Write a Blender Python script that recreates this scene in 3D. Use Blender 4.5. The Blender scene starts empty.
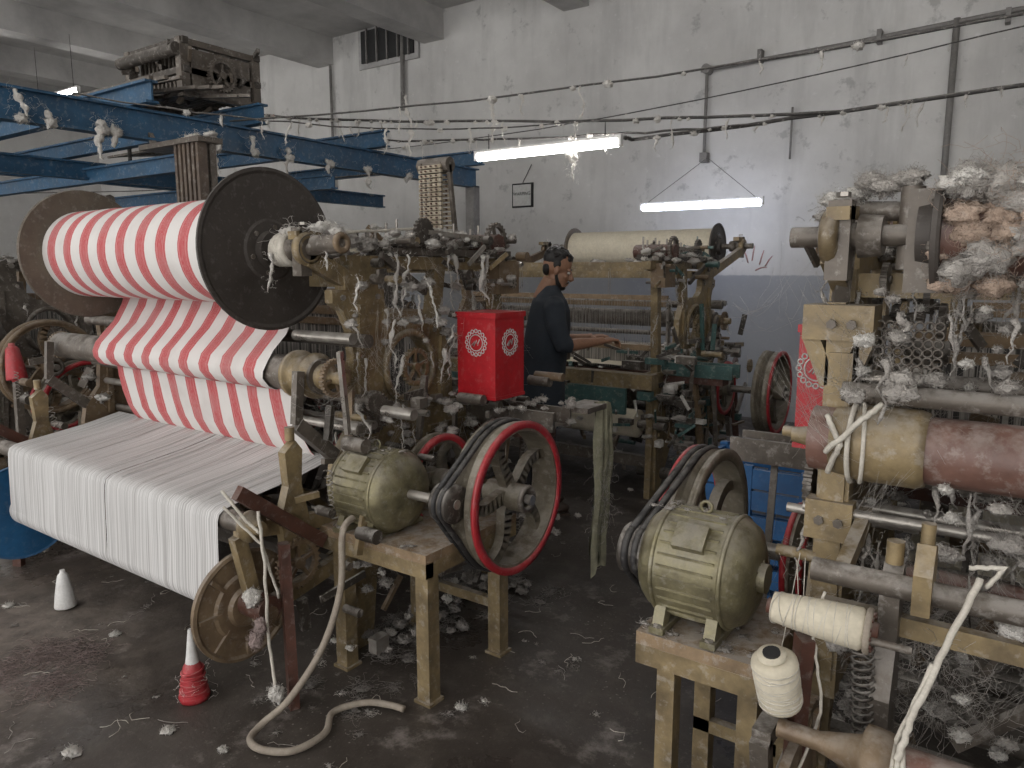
import bpy, math, random
from mathutils import Vector, Matrix, Quaternion, noise
from mathutils.geometry import tessellate_polygon
pi=math.pi
S=bpy.context.scene
# ------------------------------------------------------------------ materials
MATS={}
def nt(name):
    m=bpy.data.materials.new(name); m.use_nodes=True
    t=m.node_tree; b=t.nodes['Principled BSDF']; return m,t,b
def mixc(t,fac,a,b,mode='MIX'):
    n=t.nodes.new('ShaderNodeMix'); n.data_type='RGBA'; n.blend_type=mode
    for i,v in ((0,fac),(6,a),(7,b)):
        if hasattr(v,'links'): t.links.new(v,n.inputs[i])
        elif i==0: n.inputs[0].default_value=v
        else: n.inputs[i].default_value=(*v,1)
    return n.outputs[2]
def rng(t,v,a,b,c=0,d=1):
    n=t.nodes.new('ShaderNodeMapRange'); t.links.new(v,n.inputs[0])
    n.inputs[1].default_value=a;n.inputs[2].default_value=b;n.inputs[3].default_value=c;n.inputs[4].default_value=d
    return n.outputs[0]
def mth(t,op,a,b=0.0):
    n=t.nodes.new('ShaderNodeMath'); n.operation=op
    for i,v in enumerate((a,b)):
        if hasattr(v,'links'): t.links.new(v,n.inputs[i])
        else: n.inputs[i].default_value=v
    return n.outputs[0]
def noi(t,vec,scale,detail=4,rough=.6):
    n=t.nodes.new('ShaderNodeTexNoise'); n.inputs['Scale'].default_value=scale; n.inputs['Detail'].default_value=detail; n.inputs['Roughness'].default_value=rough
    if vec is not None: t.links.new(vec,n.inputs['Vector'])
    return n.outputs[0]
def objc(t): return t.nodes.new('ShaderNodeTexCoord').outputs['Object']
def scl(t,vec,s):
    n=t.nodes.new('ShaderNodeVectorMath'); n.operation='MULTIPLY'; t.links.new(vec,n.inputs[0]); n.inputs[1].default_value=s; return n.outputs[0]
def bump(t,b,h,st,dist=.01):
    n=t.nodes.new('ShaderNodeBump'); n.inputs['Strength'].default_value=st; n.inputs['Distance'].default_value=dist
    t.links.new(h,n.inputs['Height']); t.links.new(n.outputs[0],b.inputs['Normal'])
def grime(name,base,dark,rough=.55,metal=0.,amt=.5,dust=.5,scale=9,dustc=(.53,.50,.46),bmp=.3,bd=.004):
    m,t,b=nt(name); o=objc(t)
    n1=noi(t,o,scale,6,.65); n2=noi(t,o,scale*5,3,.6)
    f=rng(t,n1,.5-.25*amt-.12+.12*(1-amt),.62,1,0)
    f=mth(t,'MULTIPLY',f,min(1,amt*1.5))
    c=mixc(t,f,base,dark)
    c=mixc(t,rng(t,n2,.35,.75,0,.35),c,tuple(x*.5 for x in base))
    g=t.nodes.new('ShaderNodeNewGeometry'); s=t.nodes.new('ShaderNodeSeparateXYZ'); t.links.new(g.outputs['Normal'],s.inputs[0])
    up=rng(t,s.outputs[2],.1,.95,0,1)
    n3=noi(t,o,17,5,.7)
    d=mth(t,'MULTIPLY',up,rng(t,n3,.38,.56,0,dust))
    d2=rng(t,noi(t,o,30,4,.7),.54,.68,0,dust*.65)
    d=mth(t,'MAXIMUM',d,d2)
    c=mixc(t,d,c,dustc)
    t.links.new(c,b.inputs['Base Color'])
    r=mth(t,'MINIMUM',mth(t,'ADD',rng(t,n1,.3,.7,rough-.1,rough+.15),mth(t,'MULTIPLY',d,.5)),1)
    t.links.new(r,b.inputs['Roughness'])
    if metal>0:
        t.links.new(mth(t,'MULTIPLY',mth(t,'SUBTRACT',1,d),metal),b.inputs['Metallic'])
    bump(t,b,n2,bmp,bd)
    MATS[name]=m; return m
grime('gold_paint',(.325,.245,.13),(.085,.063,.042),.45,.25,.7,.55)
grime('motor_paint',(.275,.245,.14),(.085,.072,.05),.38,.45,.55,.4,14)
grime('grease_metal',(.085,.072,.06),(.03,.025,.02),.5,.25,.5,.6)
grime('iron',(.17,.145,.12),(.06,.05,.042),.45,.35,.5,.6)
grime('steel',(.44,.41,.37),(.15,.125,.10),.3,.7,.45,.45)
grime('disc_dark',(.075,.064,.056),(.038,.031,.027),.55,.2,.4,.16,6)
grime('disc_brown',(.15,.12,.09),(.07,.055,.042),.6,.1,.5,.25,6)
grime('disc_rust',(.25,.18,.11),(.11,.07,.045),.5,.3,.6,.35,8)
grime('red_paint',(.50,.012,.02),(.24,.01,.012),.42,.0,.3,.14,7)
grime('red_rim',(.48,.03,.04),(.2,.02,.02),.4,.0,.35,.25,9)
grime('wheel_grey',(.25,.22,.165),(.09,.07,.05),.45,.3,.5,.45)
grime('blue_paint',(.03,.105,.20),(.02,.05,.09),.5,.0,.5,.35,5)
grime('blue_plastic',(.02,.13,.34),(.015,.06,.16),.4,.0,.4,.1,5)
grime('blue_disc',(.025,.13,.29),(.02,.07,.15),.4,.0,.4,.15,5)
grime('teal_paint',(.07,.15,.14),(.035,.06,.05),.5,.1,.5,.5)
grime('wood',(.30,.21,.125),(.12,.08,.045),.65,.0,.55,.55,12)
grime('wood_dark',(.11,.045,.03),(.045,.025,.02),.5,.0,.5,.25,12)
grime('slat_wood',(.13,.095,.07),(.05,.035,.03),.6,.0,.5,.4,12)
grime('brown_roll',(.20,.105,.08),(.09,.05,.04),.4,.0,.5,.4,7)
grime('wood_pale',(.48,.42,.32),(.25,.19,.12),.7,.0,.5,.3,12)
grime('belt',(.03,.028,.028),(.015,.014,.014),.6,.0,.4,.2)
grime('rope_mat',(.66,.62,.54),(.42,.38,.32),.9,.0,.5,.1,30)
grime('hose_mat',(.36,.31,.25),(.22,.18,.14),.7,.0,.5,.1,30)
grime('cable_mat',(.06,.055,.05),(.03,.03,.03),.6,.0,.4,.6)
grime('pipe_grey',(.24,.23,.22),(.13,.12,.11),.6,.1,.5,.3)
LB=dict(bmp=1.0,bd=.012)
grime('lint_mat',(.76,.73,.68),(.58,.54,.49),.97,0,.5,.0,25,**LB)
grime('lint_grey',(.52,.485,.445),(.34,.31,.28),.97,0,.5,.0,25,**LB)
grime('lint_floor',(.36,.33,.305),(.20,.18,.16),.97,0,.5,.0,25,**LB)
grime('lint_brown',(.54,.41,.32),(.34,.24,.18),.97,0,.5,.3,20,**LB)
grime('lint_pink',(.40,.31,.29),(.24,.19,.17),.97,0,.5,.0,20,**LB)
grime('white_plastic',(.78,.77,.75),(.6,.58,.55),.4,0,.3,.0,20)
grime('dirty_green_cloth',(.30,.29,.20),(.14,.125,.085),.9,0,.6,.3,14)
grime('shirt_cloth',(.030,.038,.050),(.018,.023,.032),.85,0,.4,.03,12)
grime('trouser_cloth',(.05,.05,.055),(.03,.03,.034),.85,0,.4,.05,12)
grime('skin',(.31,.165,.10),(.25,.125,.075),.5,0,.3,.0,12,bmp=.05)
grime('hair',(.014,.012,.011),(.007,.006,.006),.5,0,.4,.02,60)
grime('leather',(.05,.03,.02),(.03,.02,.012),.5,0,.4,.1)
grime('eye_white',(.7,.68,.64),(.6,.55,.5),.3,0,.1,0)
grime('eye_dark',(.02,.012,.008),(.01,.01,.01),.2,0,.1,0)
grime('cream_yarn',(.68,.62,.49),(.56,.50,.38),.85,0,.4,.0,12)
grime('sign_white',(.62,.62,.60),(.45,.44,.42),.7,0,.3,0)
grime('plaster_trim',(.50,.49,.48),(.3,.29,.28),.9,0,.5,.0,3)
grime('red_chalk',(.50,.27,.25),(.52,.42,.40),.9,0,.7,0,12)
grime('black_paint',(.02,.02,.02),(.015,.015,.015),.7,0,.3,0)  # black sign paint, also the painted dark of the window opening and cone hole
def glassy():
    m,t,b=nt('plastic_film'); b.inputs['Base Color'].default_value=(.5,.52,.55,1); b.inputs['Roughness'].default_value=.25
    b.inputs['Alpha'].default_value=.55; MATS['plastic_film']=m
glassy()
def stripes():
    m,t,b=nt('striped_cotton'); o=objc(t); s=t.nodes.new('ShaderNodeSeparateXYZ'); t.links.new(o,s.inputs[0])
    wob=mth(t,'MULTIPLY',mth(t,'SUBTRACT',noi(t,o,3,2),.5),.012)
    x=mth(t,'ADD',s.outputs[0],wob)
    f=mth(t,'FRACT',mth(t,'DIVIDE',mth(t,'ADD',x,10.0),.157))
    r=t.nodes.new('ShaderNodeValToRGB'); t.links.new(f,r.inputs[0]); r.color_ramp.interpolation='CONSTANT'
    e=r.color_ramp.elements; Rr=(.47,.06,.068,1); W=(.68,.66,.635,1); P=(.58,.22,.21,1)
    e[0].position=0;e[0].color=W;e[1].position=.07;e[1].color=Rr
    for p,c in ((.13,P),(.15,Rr),(.42,P),(.435,Rr),(.53,W)):
        q=e.new(p);q.color=c
    c=mixc(t,rng(t,noi(t,scl(t,o,(300,300,8)),1,3),.35,.7,0,.25),r.outputs[0],(.66,.59,.56))
    c=mixc(t,rng(t,noi(t,o,5,5),.45,.8,0,.4),c,(.40,.345,.325))
    t.links.new(c,b.inputs['Base Color']); b.inputs['Roughness'].default_value=.9
    bump(t,b,noi(t,scl(t,o,(60,12,12)),1,4),.4,.006); MATS['striped_cotton']=m
    m,t,b=nt('warp_yarn'); o=objc(t)
    st=noi(t,scl(t,o,(240,1.2,1.2)),1,2,.5); st2=noi(t,scl(t,o,(60,1,1)),1,3,.6)
    c=mixc(t,rng(t,st,.38,.58,0,1),(.38,.37,.36),(.66,.65,.64))
    c=mixc(t,rng(t,st2,.5,.72,0,.45),c,(.42,.40,.385))
    t.links.new(c,b.inputs['Base Color']); b.inputs['Roughness'].default_value=.85
    bump(t,b,st,.4,.003); MATS['warp_yarn']=m
    m,t,b=nt('reed_wire'); o=objc(t)
    st=noi(t,scl(t,o,(160,1,1)),1,1,.5)
    c=mixc(t,rng(t,st,.42,.58,0,1),(.05,.046,.042),(.45,.42,.38))
    t.links.new(c,b.inputs['Base Color']); b.inputs['Roughness'].default_value=.5; MATS['reed_wire']=m
stripes()
def roomm():
    m,t,b=nt('wall_plaster'); o=objc(t); s=t.nodes.new('ShaderNodeSeparateXYZ'); t.links.new(o,s.inputs[0])
    n1=noi(t,o,.7,7,.65); n2=noi(t,scl(t,o,(2.2,2.2,.35)),1,6,.65); n3=noi(t,o,9,6,.7)
    c=mixc(t,rng(t,n1,.35,.65),(.50,.49,.475),(.66,.65,.63))
    c=mixc(t,rng(t,n2,.5,.72,0,.6),c,(.37,.365,.355))
    c=mixc(t,rng(t,n3,.6,.72,0,.6),c,(.74,.73,.72))
    c=mixc(t,rng(t,noi(t,o,3.3,6,.7),.60,.67,0,.55),c,(.28,.275,.27))
    z=mth(t,'ADD',s.outputs[2],mth(t,'MULTIPLY',mth(t,'SUBTRACT',n3,.5),.04))
    c2=mixc(t,rng(t,n1,.3,.7),(.31,.32,.34),(.41,.42,.435))
    c2=mixc(t,rng(t,n3,.56,.75,0,.6),c2,(.53,.52,.51))
    c=mixc(t,rng(t,z,1.53,1.545,0,1),c2,c)
    t.links.new(c,b.inputs['Base Color']); b.inputs['Roughness'].default_value=.85
    bump(t,b,n3,.35,.01); MATS['wall_plaster']=m
    m,t,b=nt('floor_concrete'); o=objc(t)
    n1=noi(t,o,.9,7,.65); n2=noi(t,o,7,6,.7); n3=noi(t,o,45,4,.7)
    c=mixc(t,rng(t,n1,.35,.65),(.045,.037,.032),(.088,.074,.063))
    c=mixc(t,rng(t,n2,.5,.75,0,.7),c,(.13,.112,.096))
    c=mixc(t,rng(t,n3,.60,.75,0,.6),c,(.24,.215,.19))
    sx=t.nodes.new('ShaderNodeVectorMath'); sx.operation='DISTANCE'; t.links.new(o,sx.inputs[0]); sx.inputs[1].default_value=(-3.7,1.0,0)
    pt=mth(t,'MULTIPLY',rng(t,sx.outputs['Value'],.4,1.2,1,0),rng(t,n2,.3,.6,0,1))
    c=mixc(t,mth(t,'MULTIPLY',pt,.75),c,(.27,.225,.19))
    v=t.nodes.new('ShaderNodeTexVoronoi'); v.inputs['Scale'].default_value=38; t.links.new(o,v.inputs['Vector'])
    sp=mth(t,'MULTIPLY',rng(t,v.outputs['Distance'],.10,.18,1,0),rng(t,noi(t,o,2.2,4),.47,.6,0,1))
    c=mixc(t,mth(t,'MULTIPLY',sp,.5),c,(.45,.42,.39))
    fz=mth(t,'MULTIPLY',rng(t,noi(t,o,4,8,.75),.55,.66,0,1),.5)
    c=mixc(t,fz,c,(.34,.30,.275))
    t.links.new(c,b.inputs['Base Color'])
    t.links.new(rng(t,n1,.4,.6,.25,.7),b.inputs['Roughness'])
    bump(t,b,n2,.5,.012); MATS['floor_concrete']=m
    m,t,b=nt('ceiling_concrete'); o=objc(t)
    n1=noi(t,o,1.1,6,.65)
    c=mixc(t,rng(t,n1,.35,.65),(.36,.35,.34),(.56,.55,.53))
    t.links.new(c,b.inputs['Base Color']); b.inputs['Roughness'].default_value=.9; MATS['ceiling_concrete']=m
roomm()
def emit(name,col,st):
    m,t,b=nt(name); b.inputs['Base Color'].default_value=(.9,.9,.9,1)
    b.inputs['Emission Color'].default_value=(*col,1); b.inputs['Emission Strength'].default_value=st; MATS[name]=m
emit('tube_glow',(1,.98,.96),28); emit('tube_glow_near',(1,.98,.97),16); emit('tube_glow_cool',(.74,.80,1),11)  # the first glow serves only the added fill tubes
# ------------------------------------------------------------------ builder
R=random.Random(7)
def V(*a): return Vector(a)
class B:
    def __init__(s,T=None,flip=False): s.v=[];s.f=[];s.m=[];s.s=[];s.T=T;s.flip=flip;s.ms=[]
    def mi(s,m):
        if m not in s.ms: s.ms.append(m)
        return s.ms.index(m)
    def add(s,vs,fs,m,sm=False):
        o=len(s.v); k=s.mi(m)
        s.v+= [tuple(x) for x in vs]
        for f in fs: s.f.append([o+i for i in f]); s.m.append(k); s.s.append(sm)
    def box(s,c,d,m,rot=None):
        c=Vector(c); h=Vector(d)/2
        vs=[]
        for z in (-1,1):
            for x,y in ((-1,-1),(1,-1),(1,1),(-1,1)):
                p=Vector((x*h.x,y*h.y,z*h.z)); vs.append(p)
        if rot is not None: vs=[rot@p for p in vs]
        s.add([c+p for p in vs],[(3,2,1,0),(4,5,6,7),(0,1,5,4),(1,2,6,5),(2,3,7,6),(3,0,4,7)],m)
    def bb(s,x0,x1,y0,y1,z0,z1,m): s.box(((x0+x1)/2,(y0+y1)/2,(z0+z1)/2),(x1-x0,y1-y0,z1-z0),m)
    def bar(s,p,q,w,h,m):
        p=Vector(p);q=Vector(q);d=q-p;L=d.length
        if L<1e-5:return
        s.box((p+q)/2,(w,h,L),m,d.to_track_quat('Z','Y').to_matrix())
    def frame(s,d):
        d=Vector(d).normalized(); a=d.orthogonal().normalized(); return a,d.cross(a)
    def lathe(s,c,ax,prof,m,seg=24,closed=False,sm=True,capA=True,capB=True):
        c=Vector(c);ax=Vector(ax).normalized();a,b=s.frame(ax);vs=[]
        for (t,r) in prof:
            for i in range(seg):
                an=2*pi*i/seg; vs.append(c+ax*t+(a*math.cos(an)+b*math.sin(an))*r)
        n=len(prof); fs=[]
        for j in range(n if closed else n-1):
            k=(j+1)%n
            for i in range(seg):
                i2=(i+1)%seg; fs.append((j*seg+i,j*seg+i2,k*seg+i2,k*seg+i))
        s.add(vs,fs,m,sm)
        if not closed:
            if capA and prof[0][1]>1e-4: s.add(vs[:seg],[tuple(range(seg))[::-1]],m)
            if capB and prof[-1][1]>1e-4: s.add(vs[-seg:],[tuple(range(seg))],m)
    def cyl(s,p,q,r,m,seg=14,r2=None):
        p=Vector(p);q=Vector(q);L=(q-p).length
        if L<1e-6:return
        s.lathe(p,q-p,[(0,r),(L,r if r2 is None else r2)],m,seg)
    def tube(s,pts,r,m,seg=6):
        pts=[Vector(p) for p in pts]; n=len(pts); rr=r if isinstance(r,(list,tuple)) else [r]*n
        vs=[];a=None
        for i,p in enumerate(pts):
            d=(pts[min(i+1,n-1)]-pts[max(i-1,0)])
            if d.length<1e-7: d=Vector((0,0,1))
            d.normalize()
            if a is None: a=d.orthogonal().normalized()
            else:
                a=a-d*a.dot(d); a=a.normalized() if a.length>1e-5 else d.orthogonal().normalized()
            b=d.cross(a)
            for k in range(seg):
                an=2*pi*k/seg; vs.append(p+(a*math.cos(an)+b*math.sin(an))*rr[i])
        fs=[(j*seg+i,j*seg+(i+1)%seg,(j+1)*seg+(i+1)%seg,(j+1)*seg+i) for j in range(n-1) for i in range(seg)]
        fs+=[tuple(range(seg))[::-1],tuple((n-1)*seg+i for i in range(seg))]
        s.add(vs,fs,m,True)
    def ring(s,c,ax,R_,r,m,seg=28,k=8):
        s.lathe(c,ax,[(r*math.sin(2*pi*i/k),R_-r*math.cos(2*pi*i/k)) for i in range(k)],m,seg,closed=True)
    def ell(s,c,r,m,M=None,seg=16,rings=10):
        c=Vector(c); vs=[]
        for j in range(rings+1):
            th=pi*j/rings
            for i in range(seg):
                an=2*pi*i/seg; p=Vector((r[0]*math.sin(th)*math.cos(an),r[1]*math.sin(th)*math.sin(an),r[2]*math.cos(th)))
                if M is not None:p=M@p
                vs.append(c+p)
        s.add(vs,[(j*seg+i,(j+1)*seg+i,(j+1)*seg+(i+1)%seg,j*seg+(i+1)%seg) for j in range(rings) for i in range(seg)],m,True)
    def plate(s,out,x0,x1,m,holes=()):
        loops=[out]+list(holes); flat=[p for l in loops for p in l]
        tris=tessellate_polygon([[Vector((p[0],p[1],0)) for p in l] for l in loops])
        n=len(flat); vs=[(x0,p[0],p[1]) for p in flat]+[(x1,p[0],p[1]) for p in flat]
        fs=[]
        for t in tris:
            A,Bq,C=[Vector(flat[i]) for i in t]
            ar=(Bq.x-A.x)*(C.y-A.y)-(Bq.y-A.y)*(C.x-A.x)
            t=t if ar>0 else t[::-1]
            fs.append(tuple(i+n for i in t)); fs.append(tuple(t[::-1]))
        o=0
        for l in loops:
            k=len(l)
            for i in range(k): fs.append((o+i,o+(i+1)%k,n+o+(i+1)%k,n+o+i))
            o+=k
        s.add(vs,fs,m)
    def gear(s,c,R_,w,m,teeth=28,hole=.35,spokes=0,m2=None):
        x,y,z=c; pts=[]
        for i in range(teeth):
            for a,rr in ((0,R_*.9),(.2,R_*.9),(.35,R_),(.65,R_),(.8,R_*.9)):
                an=2*pi*(i+a)/teeth; pts.append((y+rr*math.cos(an),z+rr*math.sin(an)))
        if spokes:
            h=[(y+R_*.74*math.cos(2*pi*i/24),z+R_*.74*math.sin(2*pi*i/24)) for i in range(24)]
            s.plate(pts,x-w/2,x+w/2,m,[h])
            for i in range(spokes):
                an=2*pi*i/spokes+.3
                s.bar((x,y,z),(x,y+R_*.77*math.cos(an),z+R_*.77*math.sin(an)),w*.7,R_*.13,m2 or m)
            s.cyl((x-w*.8,y,z),(x+w*.8,y,z),R_*.22,m2 or m,14)
        else:
            s.plate(pts,x-w/2,x+w/2,m); s.cyl((x-w*.9,y,z),(x+w*.9,y,z),R_*.25,m,12)
    def spring(s,p,q,r,m,turns=12,wr=.0025):
        p=Vector(p);q=Vector(q);d=(q-p);a,b=s.frame(d);n=turns*8
        s.tube([p+d*(i/n)+(a*math.cos(2*pi*i/8)+b*math.sin(2*pi*i/8))*r for i in range(n+1)],wr,m,4)
    def bolt(s,c,ax,m='steel',r=.012):
        c=Vector(c);ax=Vector(ax).normalized(); s.lathe(c,ax,[(0,r),(.01,r)],m,6,sm=False)
    def sheet(s,x0,x1,prof,m,nx=30,wob=.004,wx=0.0):
        P=[Vector(p) for p in prof]; n=len(P)
        vs=[]
        for j,p in enumerate(P):
            for i in range(nx+1):
                x=x0+(x1-x0)*i/nx
                q=noise.noise(Vector((x*5,p.x*6,p.y*6)))*wob
                e=noise.noise(Vector((p.y*9,p.x*9,3 if i else 7)))*wx if i in(0,nx) else 0
                vs.append((x+e,p.x-q,p.y+q*.6))
        s.add(vs,[(j*(nx+1)+i,j*(nx+1)+i+1,(j+1)*(nx+1)+i+1,(j+1)*(nx+1)+i) for j in range(n-1) for i in range(nx)],m,True)
    def fuzz(s,c,r,n,m,w=.0008,fl=(1,1,1),curl=1.3,np_=7,zmin=None):
        c=Vector(c)
        for _ in range(n):
            p=c+Vector([R.gauss(0,.42)*r*f for f in fl]); d=Vector([R.uniform(-1,1)*f for f in fl]).normalized()
            st=min(r*R.uniform(.08,.22),.016); pts=[]
            for _ in range(np_):
                q=p.copy()
                if zmin is not None and q.z<zmin: q.z=zmin
                pts.append(q); p=p+d*st; d=(d+Vector([R.uniform(-curl,curl)*f for f in fl])).normalized()
            s.tube(pts,w,m,3)
    def lump(s,c,r,m,sq=.6,amp=.5,seg=14,rings=9,fine=.25):
        c=Vector(c); vs=[]; o=R.uniform(0,50)
        rr=r if isinstance(r,(list,tuple)) else (r,r,r*sq)
        for j in range(rings+1):
            th=pi*j/rings
            for i in range(seg):
                an=2*pi*i/seg; d=Vector((math.sin(th)*math.cos(an),math.sin(th)*math.sin(an),math.cos(th)))
                k=1+amp*noise.noise(d*1.8+Vector((o,0,0)))+amp*.7*noise.noise(d*4.5+Vector((o,2,0)))+fine*noise.noise(d*13+Vector((o,2,5)))
                vs.append(c+Vector((d.x*rr[0],d.y*rr[1],d.z*rr[2]))*k)
        s.add(vs,[(j*seg+i,(j+1)*seg+i,(j+1)*seg+(i+1)%seg,j*seg+(i+1)%seg) for j in range(rings) for i in range(seg)],m,True)
    def fluff(s,c,r,m,n=90,sq=.8,w=.0005):
        c=Vector(c); s.lump(c,(r*R.uniform(.7,1.1),r*R.uniform(.6,1.0),r*sq*.8),m,amp=.45,seg=18,rings=11,fine=.3)
        for _ in range(n):
            d=Vector([R.gauss(0,1) for _ in '123']).normalized(); p=c+Vector((d.x*r,d.y*r*.9,d.z*r*sq))*R.uniform(.6,.95)
            t=(d*.7+Vector([R.uniform(-1,1) for _ in '123'])).normalized(); st=r*R.uniform(.08,.16); pts=[]
            for _ in range(6): pts.append(p.copy()); p=p+t*st; t=(t+Vector([R.uniform(-1,1) for _ in '123'])).normalized()
            s.tube(pts,w,m,3)
    def clump(s,c,r,m,n=16,sq=.6,seg=14,zmin=None,core=1.0):
        k=R.randint(2,4)
        for _ in range(k):
            a=R.uniform(0,6.28); q=R.uniform(.1,.5)*r
            cc=(c[0]+q*math.cos(a),c[1]+q*math.sin(a),c[2]+R.uniform(-.2,.3)*r*sq)
            rr=r*R.uniform(.3,.6)*core
            s.lump(cc,(rr*R.uniform(.7,1.4),rr*R.uniform(.7,1.4),rr*sq),m,amp=.6,seg=seg,rings=max(7,seg//2+1))
        s.fuzz(c,r*1.1,n,m,max(.0006,min(.0011,r*.014)),(1,1,sq),zmin=zmin)
    def drape(s,p,L,w,m):
        p=Vector(p); n=max(6,int(L/.015)); pts=[];rs=[]; q=p.copy()
        for i in range(n):
            pts.append(q.copy()); rs.append(w*(.2+.9*abs(noise.noise(Vector((q.z*22,p.x*9,p.y*7))))*1.8)*(1-.5*i/n)); q=q+Vector((R.gauss(0,.006),R.gauss(0,.006),-L/n))
        rs[-1]=.001; s.tube(pts,rs,m,7)
        for i in range(0,n,2): s.fuzz(pts[i],w*2.2,6,m,.0007)
    def web(s,p,q,m,n=9,spread=.05,sag=.04,w=.0006):
        p=Vector(p);q=Vector(q)
        for _ in range(n):
            a=p+Vector([R.gauss(0,spread) for _ in '123']); c=q+Vector([R.gauss(0,spread) for _ in '123']); sg=R.uniform(.3,1.6)*sag
            s.tube([a.lerp(c,k/6)-V(0,0,sg*4*(k/6)*(1-k/6))+Vector([R.gauss(0,.003) for _ in '123']) for k in range(7)],w,m,3)
    def obj(s,name,parent=None,rem=None,smooth_it=0):
        vs=[s.T(*v) for v in s.v] if s.T else s.v
        fs=[f[::-1] for f in s.f] if s.flip else s.f
        me=bpy.data.meshes.new(name); me.from_pydata(vs,[],fs); me.update()
        for m in s.ms: me.materials.append(MATS[m])
        me.polygons.foreach_set('material_index',s.m); me.polygons.foreach_set('use_smooth',s.s)
        o=bpy.data.objects.new(name,me); S.collection.objects.link(o)
        if parent: o.parent=parent
        if rem:
            r=o.modifiers.new('r','REMESH'); r.mode='VOXEL'; r.voxel_size=rem; r.use_smooth_shade=True
            if smooth_it: k=o.modifiers.new('s','SMOOTH'); k.iterations=smooth_it; k.factor=.5
        return o
def empty(name,loc=(0,0,0)):
    o=bpy.data.objects.new(name,None); S.collection.objects.link(o); o.empty_display_size=.1; return o
XA=(1,0,0)
def circ(y,z,r,n=28): return [(y+r*math.cos(2*pi*i/n),z+r*math.sin(2*pi*i/n)) for i in range(n)]
# ------------------------------------------------------------------ room
b=B(); b.bb(-16,4,8,8.25,0,5.2,'wall_plaster'); b.obj('wall_back')
b=B(); b.bb(-16.25,-16,-4,8.25,0,5.2,'wall_plaster'); b.obj('wall_left')
b=B(); b.bb(4,4.25,-4,8.25,0,5.2,'wall_plaster'); b.obj('wall_right')
b=B(); b.bb(-16.25,4.25,-4,8.25,-.2,0,'floor_concrete'); b.obj('floor')
b=B(); b.bb(-16.25,4.25,-4,8.25,5.0,5.2,'ceiling_concrete')
for x in (-15.6,-13.4,-11.2,-9.05,-6.9,-4.7,-2.5,-.3,1.9): b.bb(x-.17,x+.17,-4,8,4.62,5.0,'ceiling_concrete')
b.obj('ceiling')
b=B(); b.bb(-8.3,-7.15,7.96,7.995,4.45,4.98,'plaster_trim'); b.bb(-8.22,-7.22,7.93,7.97,4.52,4.95,'black_paint')  # black panel stands in for the shade inside the opening
for i in range(5): b.bb(-8.1+i*.2,-8.08+i*.2,7.9,7.93,4.5,4.97,'pipe_grey')
b.obj('window_1')
b=B()
b.tube([(-3.12,7.94,3.69),(-1.7,7.94,3.72),(-.32,7.94,3.78),(2,7.94,3.86)],.022,'pipe_grey',8)
b.tube([(-.78,7.94,3.79),(-.78,7.94,2.27),(-.78,7.94,1.2)],.028,'pipe_grey',8)
b.tube([(-3.05,7.93,3.69),(-3.05,7.93,2.81)],.018,'pipe_grey',8)
b.cyl((-3.05,7.99,3.69),(-3.05,7.88,3.69),.05,'pipe_grey'); b.bb(-3.09,-3.01,7.9,7.99,2.74,2.84,'pipe_grey')
b.tube([(-7.42,7.94,4.83),(-7.44,7.94,3.79)],.03,'pipe_grey',8); b.tube([(-8.9,7.95,4.6),(-8.9,7.95,2.6)],.02,'pipe_grey',8)
b.tube([(-2.15,7.93,3.2),(-2.15,7.93,2.7)],.012,'pipe_grey',6)
for x in (-2.5,-1.4,-.4): b.bb(x-.02,x+.02,7.9,8.0,3.68,3.8,'pipe_grey')
b.obj('wall_conduit')
b=B(); b.bb(-5.60,-5.29,7.97,8.0,2.38,2.68,'black_paint'); b.bb(-5.58,-5.31,7.962,7.972,2.40,2.66,'sign_white')
sg=b.obj('wall_sign')
cu=bpy.data.curves.new('sign_text','FONT'); cu.body='WARPING'; cu.size=.058; cu.extrude=.001; cu.align_x='CENTER'
to=bpy.data.objects.new('sign_text',cu); S.collection.objects.link(to); to.location=(-5.445,7.96,2.53); to.rotation_euler=(pi/2,0,0); cu.materials.append(MATS['black_paint']); to.parent=sg
b=B()
for (x,z,dx,dz) in ((-2.5,1.72,.02,.13),(-2.42,1.68,.04,.12),(-2.36,1.66,.07,.08),(-2.54,1.7,-.05,.10),(-2.46,1.62,.12,.0)):
    b.tube([(x,7.999,z-.03),(x+dx*.5,7.999,z+dz*.45),(x+dx,7.999,z+dz)],[.007,.009,.004],'red_chalk',5)
b.obj('wall_paint_mark')
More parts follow.
